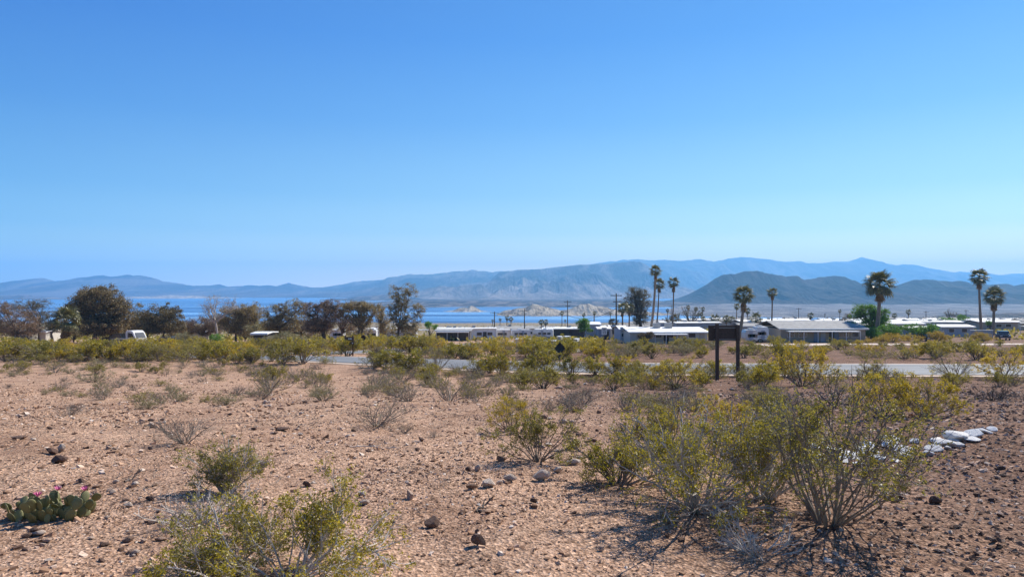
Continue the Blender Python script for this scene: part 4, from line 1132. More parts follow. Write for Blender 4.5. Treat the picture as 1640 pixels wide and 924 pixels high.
# large foreground creosotes, each grown for its place
def big(seed, px, py, h, spread, label, leaf='creo', wood='wood', nleaf=20000, stems=30, lean=(.1, 1.15), r0=.011, bare=.28, **kw):
    x, Y, z = at(px, py)
    pr = make_shrub('creosote_bush', seed, wood, leaf, h=h, spread=spread, stems=stems, nleaf=nleaf, ll=.018, lw=.0095, tuft=.05, r0=r0, k2=6, k3=5, bare=bare, lean=lean, sides=3, **kw)
    return put_shrub(pr, (x, Y, z), 1, 0, label)
big(321, 1325, 838, 1.10, 1.15, 'tallest foreground creosote with grey forking stems, before the white rubble', 'creo_o', 'wood', 13000, 30, (.05, 1.05), .0095, up=.02, bare=.5)
big(302, 1115, 815, .78, 1.08, 'broad foreground creosote left of the tallest one, casting the big shadow', 'creo', 'palewood', 20000, 32, (.1, 1.3))
big(303, 1222, 800, .92, .60, 'upright creosote wedged between the broad and the tallest foreground ones', 'creo', 'palewood', 6500, 22, (.1, .9))
big(304, 990, 775, .42, .62, 'low creosote with drooping tips at the left foot of the broad one', 'creo', 'wood', 8000, 22, (.4, 1.4))
big(305, 1062, 722, .62, .62, 'creosote behind the left shoulder of the broad foreground one', 'creo', 'wood', 7500, 24, (.1, 1.2))
big(306, 462, 930, .50, .85, 'creosote at the bottom edge with pale forked branches, left of centre', 'creo', 'palewood', 14000, 26, (.4, 1.42), .008)
big(307, 372, 908, .36, .52, 'grey stemmed creosote in the bottom left foreground right of the cactus', 'creo_o', 'palewood', 9000, 30, (.4, 1.45), .006)
big(308, 365, 790, .46, .42, 'upright grey green bush above the bottom left creosotes', 'creo_o', 'palewood', 6500, 26, (.1, 1.0), .008)
x, Y, z = at(325, 835)
pr = make_shrub('dead_bush', 309, 'palewood', None, h=.20, spread=.55, stems=34, nleaf=0, r0=.006, k2=5, k3=4, bare=.2, lean=(.6, 1.5))
put_shrub(pr, (x, Y, z), 1, 0, 'flattened tangle of dead grey twigs right of the cactus')
x, Y, z = at(1215, 885)
pr = make_shrub('dead_bush', 310, 'palewood', None, h=.16, spread=.7, stems=22, nleaf=0, r0=.007, k2=4, k3=4, bare=.2, lean=(.8, 1.5))
put_shrub(pr, (x, Y, z), 1, 0, 'flat spread of dead pale twigs in the shade below the broad creosote')
x, Y, z = at(1590, 640)
pr = make_shrub('dead_bush', 311, 'darkwood', None, h=.25, spread=.9, stems=26, nleaf=0, r0=.009, k2=5, k3=4, bare=.2, lean=(.7, 1.5))
put_shrub(pr, (x, Y, z), 1, 0, 'dark fallen brushwood on the right bank by the road')

# distant scrub between trailers and lake shore
rng = np.random.default_rng(5)
n = 5200
yy = np.exp(rng.uniform(math.log(150), math.log(1330), n)); qx = rng.uniform(-.95, .95, n)
xx = qx * yy
zz = G(xx, yy)
cc = np.repeat(np.stack([xx, yy, zz + .35], 1), 7, 0) + rng.normal(0, 1, (n * 7, 3)) * np.array([.8, .8, .3])
v, f = leaves(rng, cc, 1.1, .55)
tag(ob('distant_scrub', mesh_np('distant_scrub', v, [f], [MAT['creo_o']])), 'low yellowish scrub dotting the slope down to the lake', 'scrub', kind='stuff')
# ------------------------------------------------------------------ gravel, litter
OCT = np.array([(1, 0, 0), (-1, 0, 0), (0, 1, 0), (0, -1, 0), (0, 0, 1), (0, 0, -1.)])
OF = np.array([(0, 2, 4), (2, 1, 4), (1, 3, 4), (3, 0, 4), (2, 0, 5), (1, 2, 5), (3, 1, 5), (0, 3, 5)])
CUB = np.array([(x, y, z) for z in (-1, 1) for y in (-1, 1) for x in (-1, 1)], float) * .75
CF = np.array([(0, 2, 3, 1), (4, 5, 7, 6), (0, 1, 5, 4), (2, 6, 7, 3), (0, 4, 6, 2), (1, 3, 7, 5)])
def stones(rng, x, y, size, shape='oct'):
    n = len(x)
    B, Fb = (OCT, OF) if shape == 'oct' else (CUB, CF)
    m = len(B)
    V = B[None] * rng.uniform(.65, 1.2, (n, m, 1)) + rng.normal(0, .14, (n, m, 3))
    V = V * np.stack([rng.uniform(.7, 1.5, n), rng.uniform(.6, 1.1, n), rng.uniform(.35, .8, n)], 1)[:, None]
    a = rng.uniform(0, 6.28, n); c = np.cos(a)[:, None]; s = np.sin(a)[:, None]
    V = np.stack([V[..., 0] * c - V[..., 1] * s, V[..., 0] * s + V[..., 1] * c, V[..., 2]], -1)
    t = rng.normal(0, .3, n)[:, None]
    V = np.stack([V[..., 0], V[..., 1], V[..., 2] + V[..., 0] * t], -1)
    V = V * size[:, None, None]
    V = V + np.stack([x, y, G(x, y) + size * .10], 1)[:, None]
    return V.reshape(-1, 3), (Fb[None] + (np.arange(n) * m)[:, None, None]).reshape(-1, Fb.shape[1])
rng = np.random.default_rng(11)
def scatter(n, y0, y1, q0=-.84, q1=.84):
    y = np.exp(rng.uniform(math.log(y0), math.log(y1), n))
    x = rng.uniform(q0, q1, n) * (y + 1.4)
    return x, y
def gravel(name, n, y0, y1, a, b, mat, label, cond, shape='oct', clump=True):
    x, y = scatter(n, y0, y1)
    k = cond(x, y)
    if clump: k &= (fbm(x * .9, y * .9, 3, 77) + rng.uniform(-.4, .4, n)) > .0
    x = x[k]; y = y[k]
    s = np.exp(rng.uniform(math.log(a), math.log(b), len(x))) * (.45 + y / 9.0)
    v, f = stones(rng, x, y, s, shape)
    tag(ob(name, mesh_np(name, v, [f], [MAT[mat]])), label, 'gravel', kind='stuff')
right = lambda x, y: (x - 1.9 - .12 * (y - 5) + 1.2 * vnoise(x * .5, y * .5, 5)) > 0
inroad = lambda x, y: dist_path(x, y, RP) < 3.2
gravel('gravel', 115000, 3.6, 26, .0040, .019, 'gravel', 'loose pinkish tan gravel covering the open slope', lambda x, y: ~right(x, y))
gravel('dark_gravel', 48000, 3.6, 24, .006, .028, 'gravel2', 'darker reddish gravel covering the right bank', right, clump=False)
gravel('far_gravel', 14000, 20, 42, .006, .018, 'gravel', 'small stones near the scrub belt and road', lambda x, y: ~inroad(x, y))
gravel('pebbles', 3400, 3.8, 18, .013, .030, 'gravel', 'larger loose pebbles lying over the finer gravel', lambda x, y: fbm(x * .6, y * .6, 3, 123) > -.05, 'cub', clump=False)
# twig litter
n = 5200
x, y = scatter(n, 3.7, 16)
k = (fbm(x * .6, y * .6, 3, 99) > -.05) | (np.hypot(x - 1.6, y - 6.0) < 1.6)
x = x[k]; y = y[k]; n = len(x)
P0 = np.stack([x, y, G(x, y) + .008], 1)
a = rng.uniform(0, 6.28, n)
Tw = grow(rng, P0, np.stack([np.cos(a), np.sin(a), rng.uniform(-.05, .12, n)], 1), rng.uniform(.02, .13, n) * (.6 + y / 10), 4, .25, 0)
v, f = tubes(Tw, np.full((n, 4), .0016) * (.6 + y / 9)[:, None], 3)
tag(ob('twig_litter', mesh_np('twig_litter', v, [f], [MAT['wood']])), 'fine dry twig litter strewn on the gravel', 'twigs', kind='stuff')

# ------------------------------------------------------------------ stones one can pick out
import bmesh
def rock_mesh(name, seed, mat, angular=.30):
    bm = bmesh.new()
    bmesh.ops.create_icosphere(bm, subdivisions=3, radius=1.0)
    r = np.random.default_rng(seed)
    # cut by random planes for facets
    N = r.normal(0, 1, (13, 3)); N /= np.linalg.norm(N, axis=1)[:, None]
    Dp = r.uniform(.45, .82, 13)
    for v in bm.verts:
        p = np.array(v.co)
        for q, d in zip(N, Dp):
            e = p @ q - d
            if e > 0: p = p - q * e
        p = p * (1 + .014 * r.normal()) 
        v.co = p
    me = bpy.data.meshes.new(name)
    bm.to_mesh(me); bm.free()
    me.materials.append(MAT[mat])
    return me
RM = {m: [rock_mesh('rock', 10 * k + s, m) for s in range(5)] for k, m in enumerate(('stone', 'darkstone', 'palestone', 'whiterock'))}
def rock(px, py, w, h, mat, label, cat='rock', group=None, k=None, name='rock', deep=.75, sink=.18):
    x, Y, z = at(px, py)
    sink = .34 if mat == 'whiterock' else sink; deep = .95 if mat == 'whiterock' else deep
    h = h * 1.1 if mat == 'whiterock' else h
    W = w / 2 / F * Y * (1.15 if mat == 'whiterock' else 1); H = h / 2 / F * Y
    o = ob(name, RM[mat][int(px + py) % 5 if k is None else k], None, (x, Y + W * deep * .5, z + H * (.95 - sink)))
    o.scale = (W * 1.12, W * deep, H * 1.15)
    o.rotation_euler = (random.uniform(-.12, .12), random.uniform(-.12, .12), random.uniform(-.5, .5))
    return tag(o, label, cat, group)
ROCKS = [
 (80, 727, 22, 13, 'stone', 'olive brown wedge rock touching a pale round one, left foreground'),
 (98, 723, 15, 13, 'palestone', 'pale rounded rock right beside the olive brown wedge, left foreground'),
 (92, 742, 28, 17, 'darkstone', 'dark reddish layered block below the pale and olive pair on the left'),
 (30, 703, 26, 6, 'darkstone', 'flat dark stone at the left edge'),
 (755, 784, 19, 13, 'stone', 'brown angular rock, leftmost of the short row in the centre foreground'),
 (782, 780, 22, 15, 'palestone', 'tan wedge rock, second in the short row in the centre foreground'),
 (800, 775, 12, 7, 'palestone', 'small tan stone in the gap of the short rock row'),
 (817, 771, 24, 13, 'palestone', 'pale flat rock, third of the short row in the centre foreground'),
 (868, 770, 30, 20, 'palestone', 'largest pale rock, at the right end of the short row'),
 (893, 757, 17, 11, 'palestone', 'pale rock behind the largest one, touching the drooping creosote'),
 (918, 745, 26, 11, 'palestone', 'flat pale rock beside the lone middle creosote'),
 (803, 738, 20, 9, 'stone', 'brown flat rock under the lone middle creosote'),
 (766, 755, 12, 12, 'palestone', 'small pointed tan rock behind the short row'),
 (750, 755, 10, 9, 'darkstone', 'small dark rock left of the small pointed tan one'),
 (656, 800, 16, 18, 'stone', 'upright grey banded stone alone on the fine gravel'),
 (694, 844, 28, 19, 'darkstone', 'dark brown domed rock on the fine gravel, near bottom centre'),
 (766, 874, 24, 22, 'darkstone', 'dark pitted boulder nearest the bottom centre'),
 (765, 853, 9, 8, 'darkstone', 'little dark stone behind the dark pitted boulder'),
 (775, 822, 24, 9, 'stone', 'flat brown stone with a dark twig leaning on it'),
 (581, 809, 22, 10, 'palestone', 'tan wedge stone at the tip of the bottom creosote'),
 (579, 793, 14, 9, 'palestone', 'small curved tan stone behind the wedge at the creosote tip'),
 (534, 786, 13, 8, 'stone', 'small grey stone above the bottom creosote'),
 (491, 779, 15, 10, 'darkstone', 'small reddish dark stone among the bottom creosote tips'),
 (416, 748, 24, 14, 'darkstone', 'dark peaked stone above a white flat one, left of centre'),
 (408, 757, 20, 8, 'palestone', 'pale flat stone below the dark peaked one, left of centre'),
 (450, 689, 24, 7, 'darkstone', 'flat dark slab lying on open gravel left of the spidery bush'),
 (674, 707, 12, 9, 'darkstone', 'dark stone below the grass like tuft'),
 (668, 722, 11, 7, 'stone', 'brown stone just under the dark one below the tuft'),
 (1003, 610, 17, 11, 'stone', 'rounded grey rock at the roadside right of the diamond sign'),
 (1498, 806, 20, 16, 'darkstone', 'dark grey stone standing out on the right bank'),
 (1590, 805, 14, 9, 'darkstone', 'small dark stone near the right edge of the bank'),
 (855, 805, 12, 9, 'darkstone', 'dark stone at the edge of the big bush shadow'),
 (963, 882, 14, 11, 'stone', 'brown stone in the bush shadow near the bottom'),
 (895, 583 + 40, 16, 5, 'palestone', 'flat tan slab below the diamond sign'),
 (215, 778, 16, 8, 'palestone', 'pale stone under the leaning dead stick'),
 (205, 868, 20, 10, 'darkstone', 'dark stone near the bottom left corner'),
 (193, 882, 14, 7, 'stone', 'brown stone just below the dark one near the bottom left corner'),
 (60, 858, 28, 9, 'palestone', 'broad pale slab just below the cactus'),
 (142, 822, 20, 8, 'stone', 'grey slab right of the cactus'),
 (205, 812, 15, 9, 'palestone', 'pale round stone between the cactus and the dead twigs'),
 (75, 868, 20, 8, 'stone', 'reddish slab under the broad pale one below the cactus'),
 (240, 720, 10, 6, 'darkstone', 'little dark stone left of the forked grey bush'),
 (245, 685, 16, 6, 'darkstone', 'dark flat stone above the forked grey bush'),
]
for a in ROCKS: rock(*a)
# medium stones strewn over the slope
rr = random.Random(21)
zones = [(30, 380, 640, 720, 40, 'brown stone strewn on the left slope', (6, 12)), (400, 560, 640, 700, 30, 'brown stone strewn left of the spidery bush', (5, 11)),
         (30, 260, 770, 900, 36, 'flaky tan stone strewn around the cactus', (9, 18)), (560, 800, 690, 780, 30, 'small brown stone below the spidery bush', (4, 9)),
         (850, 960, 655, 740, 30, 'reddish stone right of the lone middle creosote', (7, 14)), (1400, 1610, 740, 900, 44, 'dark reddish stone on the right bank', (8, 16)),
         (880, 1240, 610, 640, 24, 'stone strewn before the big brown sign', (5, 10)), (430, 800, 790, 900, 18, 'small stone on the fine gravel at the bottom', (4, 9))]
for x0, x1, y0, y1, n, lb, (a, b) in zones:
    for _ in range(n):
        w = rr.uniform(a, b)
        m = rr.choice(['stone', 'stone', 'darkstone', 'palestone']) if 'dark' not in lb else rr.choice(['darkstone', 'stone'])
        qx_, qy_ = rr.uniform(x0, x1), rr.uniform(y0, y1)
        o = rock(qx_, qy_, w, w * rr.uniform(.35, .6), m, lb, 'stone', lb.replace('stone', 'stones', 1), name='stone')
        REG.append((o, qx_, qy_, {'stone': 'brown stone', 'darkstone': 'dark stone', 'palestone': 'pale tan stone'}[m], 'stone'))
# white rubble in the wash
W1 = [(1515, 716, 34, 15), (1542, 706, 40, 17), (1563, 699, 26, 11), (1528, 700, 30, 10), (1549, 693, 22, 9), (1577, 694, 22, 9), (1500, 722, 24, 9), (1486, 730, 18, 10), (1535, 715, 20, 9), (1592, 690, 14, 7), (1560, 707, 22, 8), (1522, 690, 18, 6), (1505, 708, 20, 8)] + [(rr.uniform(1490, 1590), rr.uniform(690, 722), rr.uniform(9, 20), rr.uniform(5, 9)) for _ in range(20)]
W1 = [a for a in W1 if a[1] < 732 - (a[0] - 1485) * .33 and a[1] > 712 - (a[0] - 1485) * .25]
for a in W1: REG.append((rock(*a, 'whiterock', 'bleached white boulder in the rubble patch on the open right bank', 'rock', 'white rubble on the right bank', name='white_boulder'), a[0], a[1], 'bleached white boulder', 'rubble'))
for _ in range(30):
    px = rr.uniform(1268, 1470); w = rr.uniform(14, 34)
    py = rr.uniform(716, 752) - (px - 1268) * .06
    o = rock(px, py, w, w * rr.uniform(.35, .6), 'whiterock', 'white boulder seen through the stems of the tallest foreground creosote', 'rock', 'white rubble behind the tallest creosote', name='white_boulder')
    REG.append((o, px, py, 'white boulder behind stems', 'rubble'))

# loose sticks
def stick(pts, r, mat, label, name='dead_stick'):
    P = []
    for px, py, up in pts:
        x, Y, z = at(px, py); P.append((x, Y, z + up))
    P = np.array(P); t = np.linspace(0, len(P) - 1, 10)
    Q = np.stack([np.interp(t, range(len(P)), P[:, i]) for i in range(3)], 1)
    rn = np.random.default_rng(int(pts[0][0])); Q[1:-1] += rn.normal(0, r * .8, Q[1:-1].shape)
    A = Q[None]
    q, d, i, tt = branch_off(rn, A, 4, .3, .95, .7)
    B = grow(rn, q, d, np.full(len(q), np.linalg.norm(Q[-1] - Q[0]) * .28), 4, .2, .02)
    v, f = join([tubes(A, np.linspace(1, .5, 10)[None] * r, 6), tubes(B, np.full((len(q), 4), r * .4), 4)])
    o = ob(name, mesh_np(name, v, [f], [MAT[mat]], True))
    return tag(o, label, 'stick')
stick([(200, 772, .01), (214, 769, .03), (228, 766, .09)], .008, 'darkwood', 'dark dead stick leaning up on open gravel left of the grey bush')
stick([(560, 716, .01), (590, 718, .02), (640, 719, .015)], .007, 'palewood', 'thin bleached stick lying flat on the slope below the spidery bush')
stick([(762, 820, .01), (776, 816, .05), (790, 815, .10)], .010, 'darkwood', 'dark twig leaning on the flat brown stone in the centre foreground')
stick([(520, 905, .02), (560, 898, .10), (600, 901, .07), (625, 906, .01)], .006, 'palewood', 'bleached arching twig at the bottom beside the creosote')
stick([(20, 578, .03), (50, 577, .03)], .04, 'darkwood', 'dark fallen timber at the left edge below the yellow belt')

# ------------------------------------------------------------------ prickly pear
def pad_mesh():
    bm = bmesh.new()
    bmesh.ops.create_uvsphere(bm, u_segments=14, v_segments=9, radius=1.0)
    for v in bm.verts:
        z = v.co.z
        w = (1 - .28 * (1 - (z + 1) / 2))
        v.co = Vector((v.co.x * .40 * w, v.co.y * .085, (z + 1) * .5))
    me = bpy.data.meshes.new('pad'); bm.to_mesh(me); bm.free()
    for p in me.polygons: p.use_smooth = True
    me.materials.append(MAT['padgreen'])
    return me
PADM = pad_mesh()
cx, cY, cz = at(82, 824)
cact = empty('prickly_pear', (cx, cY, cz))
tag(cact, 'clump of olive prickly pear pads with pink flowers, bottom left on the gravel', 'cactus')
rn = random.Random(4)
def pad(pos, s, az, tilt, roll):
    o = ob('pad', PADM, cact)
    M = Matrix.Translation(pos) @ Matrix.Rotation(az, 4, 'Z') @ Matrix.Rotation(tilt, 4, 'X') @ Matrix.Rotation(roll, 4, 'Y') @ Matrix.Diagonal((s, s, s, 1))
    o.matrix_local = M
    return M
tips = []
u = 1 / F * cY
for k in range(46):
    a = rn.uniform(0, 6.28); q = rn.random() ** .5
    px = cos(a) * q * 58; py = sin(a) * q * .17
    s = rn.uniform(.062, .115)
    base = Vector((px * u, py - .02, -.012 + (.02 if q < .5 else 0)))
    az = rn.uniform(-.9, .9); tl = rn.uniform(-.6, .6); rl = px / 60 * .5 + rn.uniform(-.3, .3)
    o = pad(base, s, az, tl, rl)
    top = o @ Vector((0, 0, .93))
    if rn.random() < .8:
        o2 = pad(top, s * rn.uniform(.75, .95), az + rn.uniform(-1, 1), tl + rn.uniform(-.4, .4), rl + rn.uniform(-.5, .5))
        top = o2 @ Vector((0, 0, .97))
    tips.append(top)
fm = MB()
for k in range(9):
    a = 2 * pi * k / 9
    fm.add([(0, 0, 0), (.35 * cos(a - .3), .35 * sin(a - .3), .5), (.6 * cos(a), .6 * sin(a), .95), (.35 * cos(a + .3), .35 * sin(a + .3), .5)], [(0, 1, 2, 3)])
fl0 = None
for fx, fy in ((77, 785), (99, 790), (125, 793), (74, 802)):
    want = Vector(((fx - 82) * u, 0, (836 - fy) * u * .95))
    t = min(tips, key=lambda p: abs(p.x - want.x) * 2 + abs(p.z + p.y * .32 - want.z))
    if fl0 is None:
        fl0 = fm.build('flower', MAT['pink'], cact); o = fl0
    else:
        o = fl0.copy(); COL.objects.link(o); o.parent = cact
    o.location = t; o.scale = (.05, .05, .042)
    o.rotation_euler = (rn.uniform(-.3, .3), rn.uniform(-.3, .3), rn.uniform(0, 3))
# ------------------------------------------------------------------ poles and cables
def utility_pole(px, py_top, Y, label, arms=1, armw=2.4, r=.15, rz=0.0):
    x, _, z = place(px, Y)
    zt = ray(px, py_top, Y)[2] - z
    p = empty('utility_pole', (x, Y, z), rz)
    MB().cyl((0, 0, -.5), (0, 0, zt), r * 1.15, r * .75, 12).build('post', MAT['pole'], p, smooth=True)
    for k in range(arms):
        za = zt - .45 - k * 1.3
        w = armw * (1 if k == 0 else .62)
        MB().box((0, -.16, za), (w, .12, .14)).build('crossarm', MAT['pole'], p, bevel=.01)
        for s in (-.46, -.2, .2, .46):
            MB().cyl((s * w, -.16, za + .07), (s * w, -.16, za + .27), .045, .03, 8).build('insulator', MAT['steel'], p)
    tag(p, label, 'utility pole', 'utility poles')
    return (x, Y, z + zt)
p1 = utility_pole(792, 499, 200, 'leftmost utility pole, crossing the lake edge near the small island')
p2 = utility_pole(840, 495, 205, 'second utility pole from the left, right of the small palm pair')
p3 = utility_pole(909, 481, 225, 'tall utility pole with two short crossarms left of the green shrub', arms=2)
p4 = utility_pole(987, 470, 152, 'nearest and tallest utility pole with two crossarms', arms=2, r=.17)
p5 = utility_pole(1075, 489, 300, 'far utility pole standing beside the slender funnel crowned palm')
p6 = utility_pole(1279, 493, 320, 'utility pole rising behind the left part of the grey bungalow roof')
p7 = utility_pole(1483, 498, 330, 'short looking utility pole behind the white roofs right of the stout palm')
p8 = utility_pole(1547, 496, 340, 'utility pole beside the small green bush on the far right')
p9 = utility_pole(951, 502, 330, 'small plain pole between the green shrub and the nearest pole', arms=1, armw=1.0, r=.12)
p10 = utility_pole(1321, 502, 330, 'small plain pole above the middle of the grey bungalow roof', arms=1, armw=.8, r=.12)
def cable(a, b, sag, r, label, drop=0.6, drop2=.6, n=24):
    a = np.array(a) - (0, 0, drop); b = np.array(b) - (0, 0, drop2)
    s = np.linspace(0, 1, n)[:, None]
    P = a * (1 - s) + b * s; P[:, 2] -= 4 * sag * (s * (1 - s))[:, 0]
    v, f = tubes(P[None], np.full((1, n), r), 5)
    tag(ob('overhead_cable', mesh_np('overhead_cable', v, [f], [MAT['wire']], True)), label, 'cable')
cable(p3, p4, 1.6, .055, 'thick black cable sagging between the two double armed poles', 4.6, 3.2)
cable(p2, p3, 1.6, .022, 'thin cable from the second pole to the tall double armed pole', .4, 3.6)
cable(p1, p2, .5, .02, 'thin cable between the two leftmost poles', .4, .4)
cable(p4, p5, 2.0, .022, 'thin cable running from the nearest pole back to the far pole', 3.2, .5)

# ------------------------------------------------------------------ signs
def text_mesh(body, size, name):
    cu = bpy.data.curves.new(name, 'FONT'); cu.body = body; cu.size = size; cu.align_x = 'CENTER'; cu.align_y = 'CENTER'; cu.extrude = .002; cu.offset = size * .012
    o = bpy.data.objects.new(name, cu); COL.objects.link(o)
    bpy.context.view_layer.update()
    me = bpy.data.meshes.new_from_object(o.evaluated_get(bpy.context.evaluated_depsgraph_get()))
    COL.objects.unlink(o); bpy.data.objects.remove(o)
    me.name = name
    return me
def lettering(body, size, mat, parent, loc):
    me = text_mesh(body, size, 'lettering')
    me.materials.clear(); me.materials.append(mat)
    o = ob('lettering', me, parent, loc)
    o.rotation_euler = (radians(90), 0, 0)
    return o

# large brown sign seen from behind
Yb = 35.5
x, _, z = place(1165, Yb)
u = Yb / F
sg = empty('wooden_sign', (x, Yb, z))
tag(sg, 'large dark brown wooden sign seen from behind on two posts by the road', 'sign')
for px_ in (1147.5, 1180.5):
    zt = ray(0, 518 if px_ < 1160 else 520, Yb)[2] - z
    MB().box(((px_ - 1165) * u, -.10, zt / 2 - .2), (.155, .14, zt + .4)).build('post', MAT['signback'], sg, bevel=.012)
zt = -(521 - HY) * u - z; zb = -(546 - HY) * u - z
nb = 1
for k in range(nb):
    hh = (zt - zb) / nb
    MB().box(((1158.5 - 1165) * u, .03, zb + hh * (k + .5)), (48 * u, .05, hh - .012)).build('board', MAT['signback'], sg, bevel=.006)
MB().box(((1162 - 1165) * u, -.005, zt - .12), (38 * u, .02, .035)).build('rail', MAT['steel'], sg)
MB().box(((1162 - 1165) * u, -.005, zb + .07), (38 * u, .02, .03)).build('rail', MAT['steel'], sg)

# two-board brown sign
Yb = 62.0
x, _, z = place(559.5, Yb); u = Yb / F
sg = empty('park_sign', (x, Yb, z))
tag(sg, 'small brown park sign of two boards with pale symbols, left of the side road', 'sign')
for px_ in (553, 565):
    MB().box(((px_ - 559.5) * u, .05, .75), (.10, .10, 2.1)).build('post', MAT['signbrown'], sg)
b0 = MB().box((0, -.03, 0), (15.2 * u, .05, 6.8 * u)).build('board', MAT['signbrown'], sg, (0, 0, ray(0, 542.6, Yb)[2] - z), bevel=.008)
b1 = MB().box((0, -.03, 0), (16 * u, .05, 5.2 * u)).build('board', MAT['signbrown'], sg, (0, 0, ray(0, 550, Yb)[2] - z), bevel=.008)
for dx in (0, 3.2):
    MB().box((dx * u - .02, -.06, .01), (1.9 * u, .006, 2.0 * u)).build('symbol', MAT['signwhite'], b0)
MB().box((-.15, -.06, .02), (6.5 * u, .006, .5 * u)).build('symbol', MAT['steel'], b1)
MB().prism([(0, -.06), (.07, .05), (-.07, .05)], -.003, .003).build('symbol', MAT['signwhite'], b1, (5.4 * u, -.06, .02))

# octagonal stop sign back
Yb = 70.0
x, _, z = place(582, Yb); u = Yb / F
sg = empty('stop_sign', (x, Yb, z))
tag(sg, 'dark back of an eight sided stop sign right of the two-board sign', 'sign')
zc = ray(0, 541, Yb)[2] - z
MB().cyl((0, 0, -.3), (0, 0, zc + .3), .04, .04, 8).build('post', MAT['signbrown'], sg)
MB().prism([(4.2 * u * cos(radians(22.5 + 45 * k)), zc + 4.2 * u * sin(radians(22.5 + 45 * k))) for k in range(8)], -.05, -.044).build('sign_plate', MAT['signdark'], sg)

# diamond warning sign back with small plate
Yb = 47.0
x, _, z = place(896.5, Yb); u = Yb / F
sg = empty('warning_sign', (x, Yb, z))
tag(sg, 'dark diamond shaped road sign seen from behind with a small plate below', 'sign')
zc = ray(0, 557.5, Yb)[2] - z
MB().box((0, .0, zc / 2 - .2), (.07, .05, zc + .7)).build('post', MAT['signdark'], sg)
MB().prism([(0, zc - 10.4 * u), (8.5 * u, zc), (0, zc + 10.4 * u), (-8.5 * u, zc)], -.07, -.062).build('sign_plate', MAT['signdark'], sg)
MB().box((0, -.066, ray(0, 572, Yb)[2] - z), (11.5 * u, .008, 5.2 * u)).build('small_plate', MAT['signdark'], sg)

# speed limit sign
Yb = 62.0
x, _, z = place(967.5, Yb); u = Yb / F
sg = empty('speed_limit_sign', (x, Yb, z))
tag(sg, 'white speed limit 15 sign on a thin post beyond the road', 'sign')
zt = ray(0, 525, Yb)[2] - z
MB().box((0, 0, zt / 2 - .25), (.07, .05, zt + .3)).build('post', MAT['signbrown'], sg)
zc = ray(0, 530.2, Yb)[2] - z
pl = MB().box((0, 0, 0), (8.6 * u, .008, 11.4 * u)).build('sign_plate', MAT['signwhite'], sg, (0, -.04, zc))
lettering('SPEED', .115, MAT['black'], pl, (0, -.008, .22))
lettering('LIMIT', .115, MAT['black'], pl, (0, -.008, .11))
lettering('15', .34, MAT['black'], pl, (0, -.008, -.12))

# ------------------------------------------------------------------ buildings
def window(w, h, parent, loc, rz=0, mat='glass'):
    f = MB().box((0, 0, 0), (w + .12, .05, h + .12)).build('window', MAT['fascia'], parent, loc, rz)
    MB().box((0, -.03, 0), (w, .03, h)).build('pane', MAT[mat], f)
    return f
def house(name, px0, px1, Y, eave_py, depth, roofm, wallm, label, rise=.5, over=.35, wins=(), doors=(), cat='house', group=None, rz=0.0, porch=None, cooler=None, base=None, siding=True):
    xc, _, z = place((px0 + px1) / 2, Y)
    w = (px1 - px0) / F * Y
    h = ray(0, eave_py, Y)[2] - z
    h = max(2.0, h)
    r = empty(name, (xc, Y, z), rz)
    ww = w - 2 * over
    MB().box((0, depth / 2, h / 2 - .4), (ww, depth, h + .8)).build('walls', MAT[wallm], r)
    t = .14
    yo0, yo1 = -over, depth + over
    MB().prism([(yo0, h), (depth / 2, h + rise), (yo1, h), (yo1, h + t), (depth / 2, h + rise + t), (yo0, h + t)], -w / 2, w / 2, 'x').build('roof', MAT[roofm], r)
    MB().box((0, yo0 - .02, h + .02), (w, .04, .2)).build('fascia', MAT['fascia'], r)
    for (fx, wd, hh, zz) in wins:
        window(wd, hh, r, ((fx - .5) * ww, -.03, zz))
    for fx, m in doors:
        d = MB().box((0, 0, 0), (.95, .06, 2.0)).build('door', MAT[m], r, ((fx - .5) * ww, -.035, 1.05))
    if porch:
        a, b, dp, hz = porch
        MB().box(((a + b) / 2 * ww - .5 * ww, -dp / 2 - .05, h - .22 - hz), ((b - a) * ww, dp, .12)).build('porch_roof', MAT['fascia'], r)
        k = max(3, int((b - a) * ww / 2.6))
        for i in range(k + 1):
            MB().box((((a + (b - a) * i / k) - .5) * ww, -dp + .1, (h - .3 - hz) / 2 - .2), (.1, .1, h - .3 - hz + .4)).build('porch_post', MAT['white'], r)
    if cooler:
        for cx_ in cooler:
            c = MB().box((0, 0, 0), (1.3, 1.1, 1.0)).build('rooftop_cooler', MAT['steel'], r, ((cx_ - .5) * ww, depth * .4, h + rise + .45), bevel=.04)
    tag(r, label, cat, group)
    return r, w, h

house('long_building', 1006, 1136, 133, 532.5, 14, 'roofw', 'offwhite', 'long cream building with a white low roof left of the big brown sign', rise=.55,
      wins=((.36, 1.3, .8, 1.6), (.52, 1.0, .8, 1.6), (.80, 1.3, .8, 1.6)), doors=((.47, 'shade'), (.93, 'tan')), porch=(.30, .72, 1.9, .05), cooler=(.42, .58), cat='building')
house('annex_building', 991, 1007, 141, 528, 9, 'roofw', 'greyw', 'small grey walled annex with white roof at the left end of the cream building', wins=((.5, .9, .7, 1.5),), cat='building')
house('bungalow', 1246, 1390, 141, 527, 13, 'roofg', 'tan', 'grey roofed bungalow with a white porch edge and blue doors', rise=1.25, over=.5,
      wins=((.12, 1.3, .9, 1.5), (.26, 1.6, .9, 1.5), (.74, 1.8, .9, 1.5), (.88, 1.3, .9, 1.5)), doors=((.42, 'door'), (.50, 'greyw'), (.60, 'black'), (.66, 'door')), porch=(.06, .88, 2.2, .15))
house('shed', 936, 963, 178, 520, 6, 'roofw', 'greyw', 'tall white roofed shed just right of the round green shrub', wins=((.4, .8, .7, 2.2),), cat='shed')
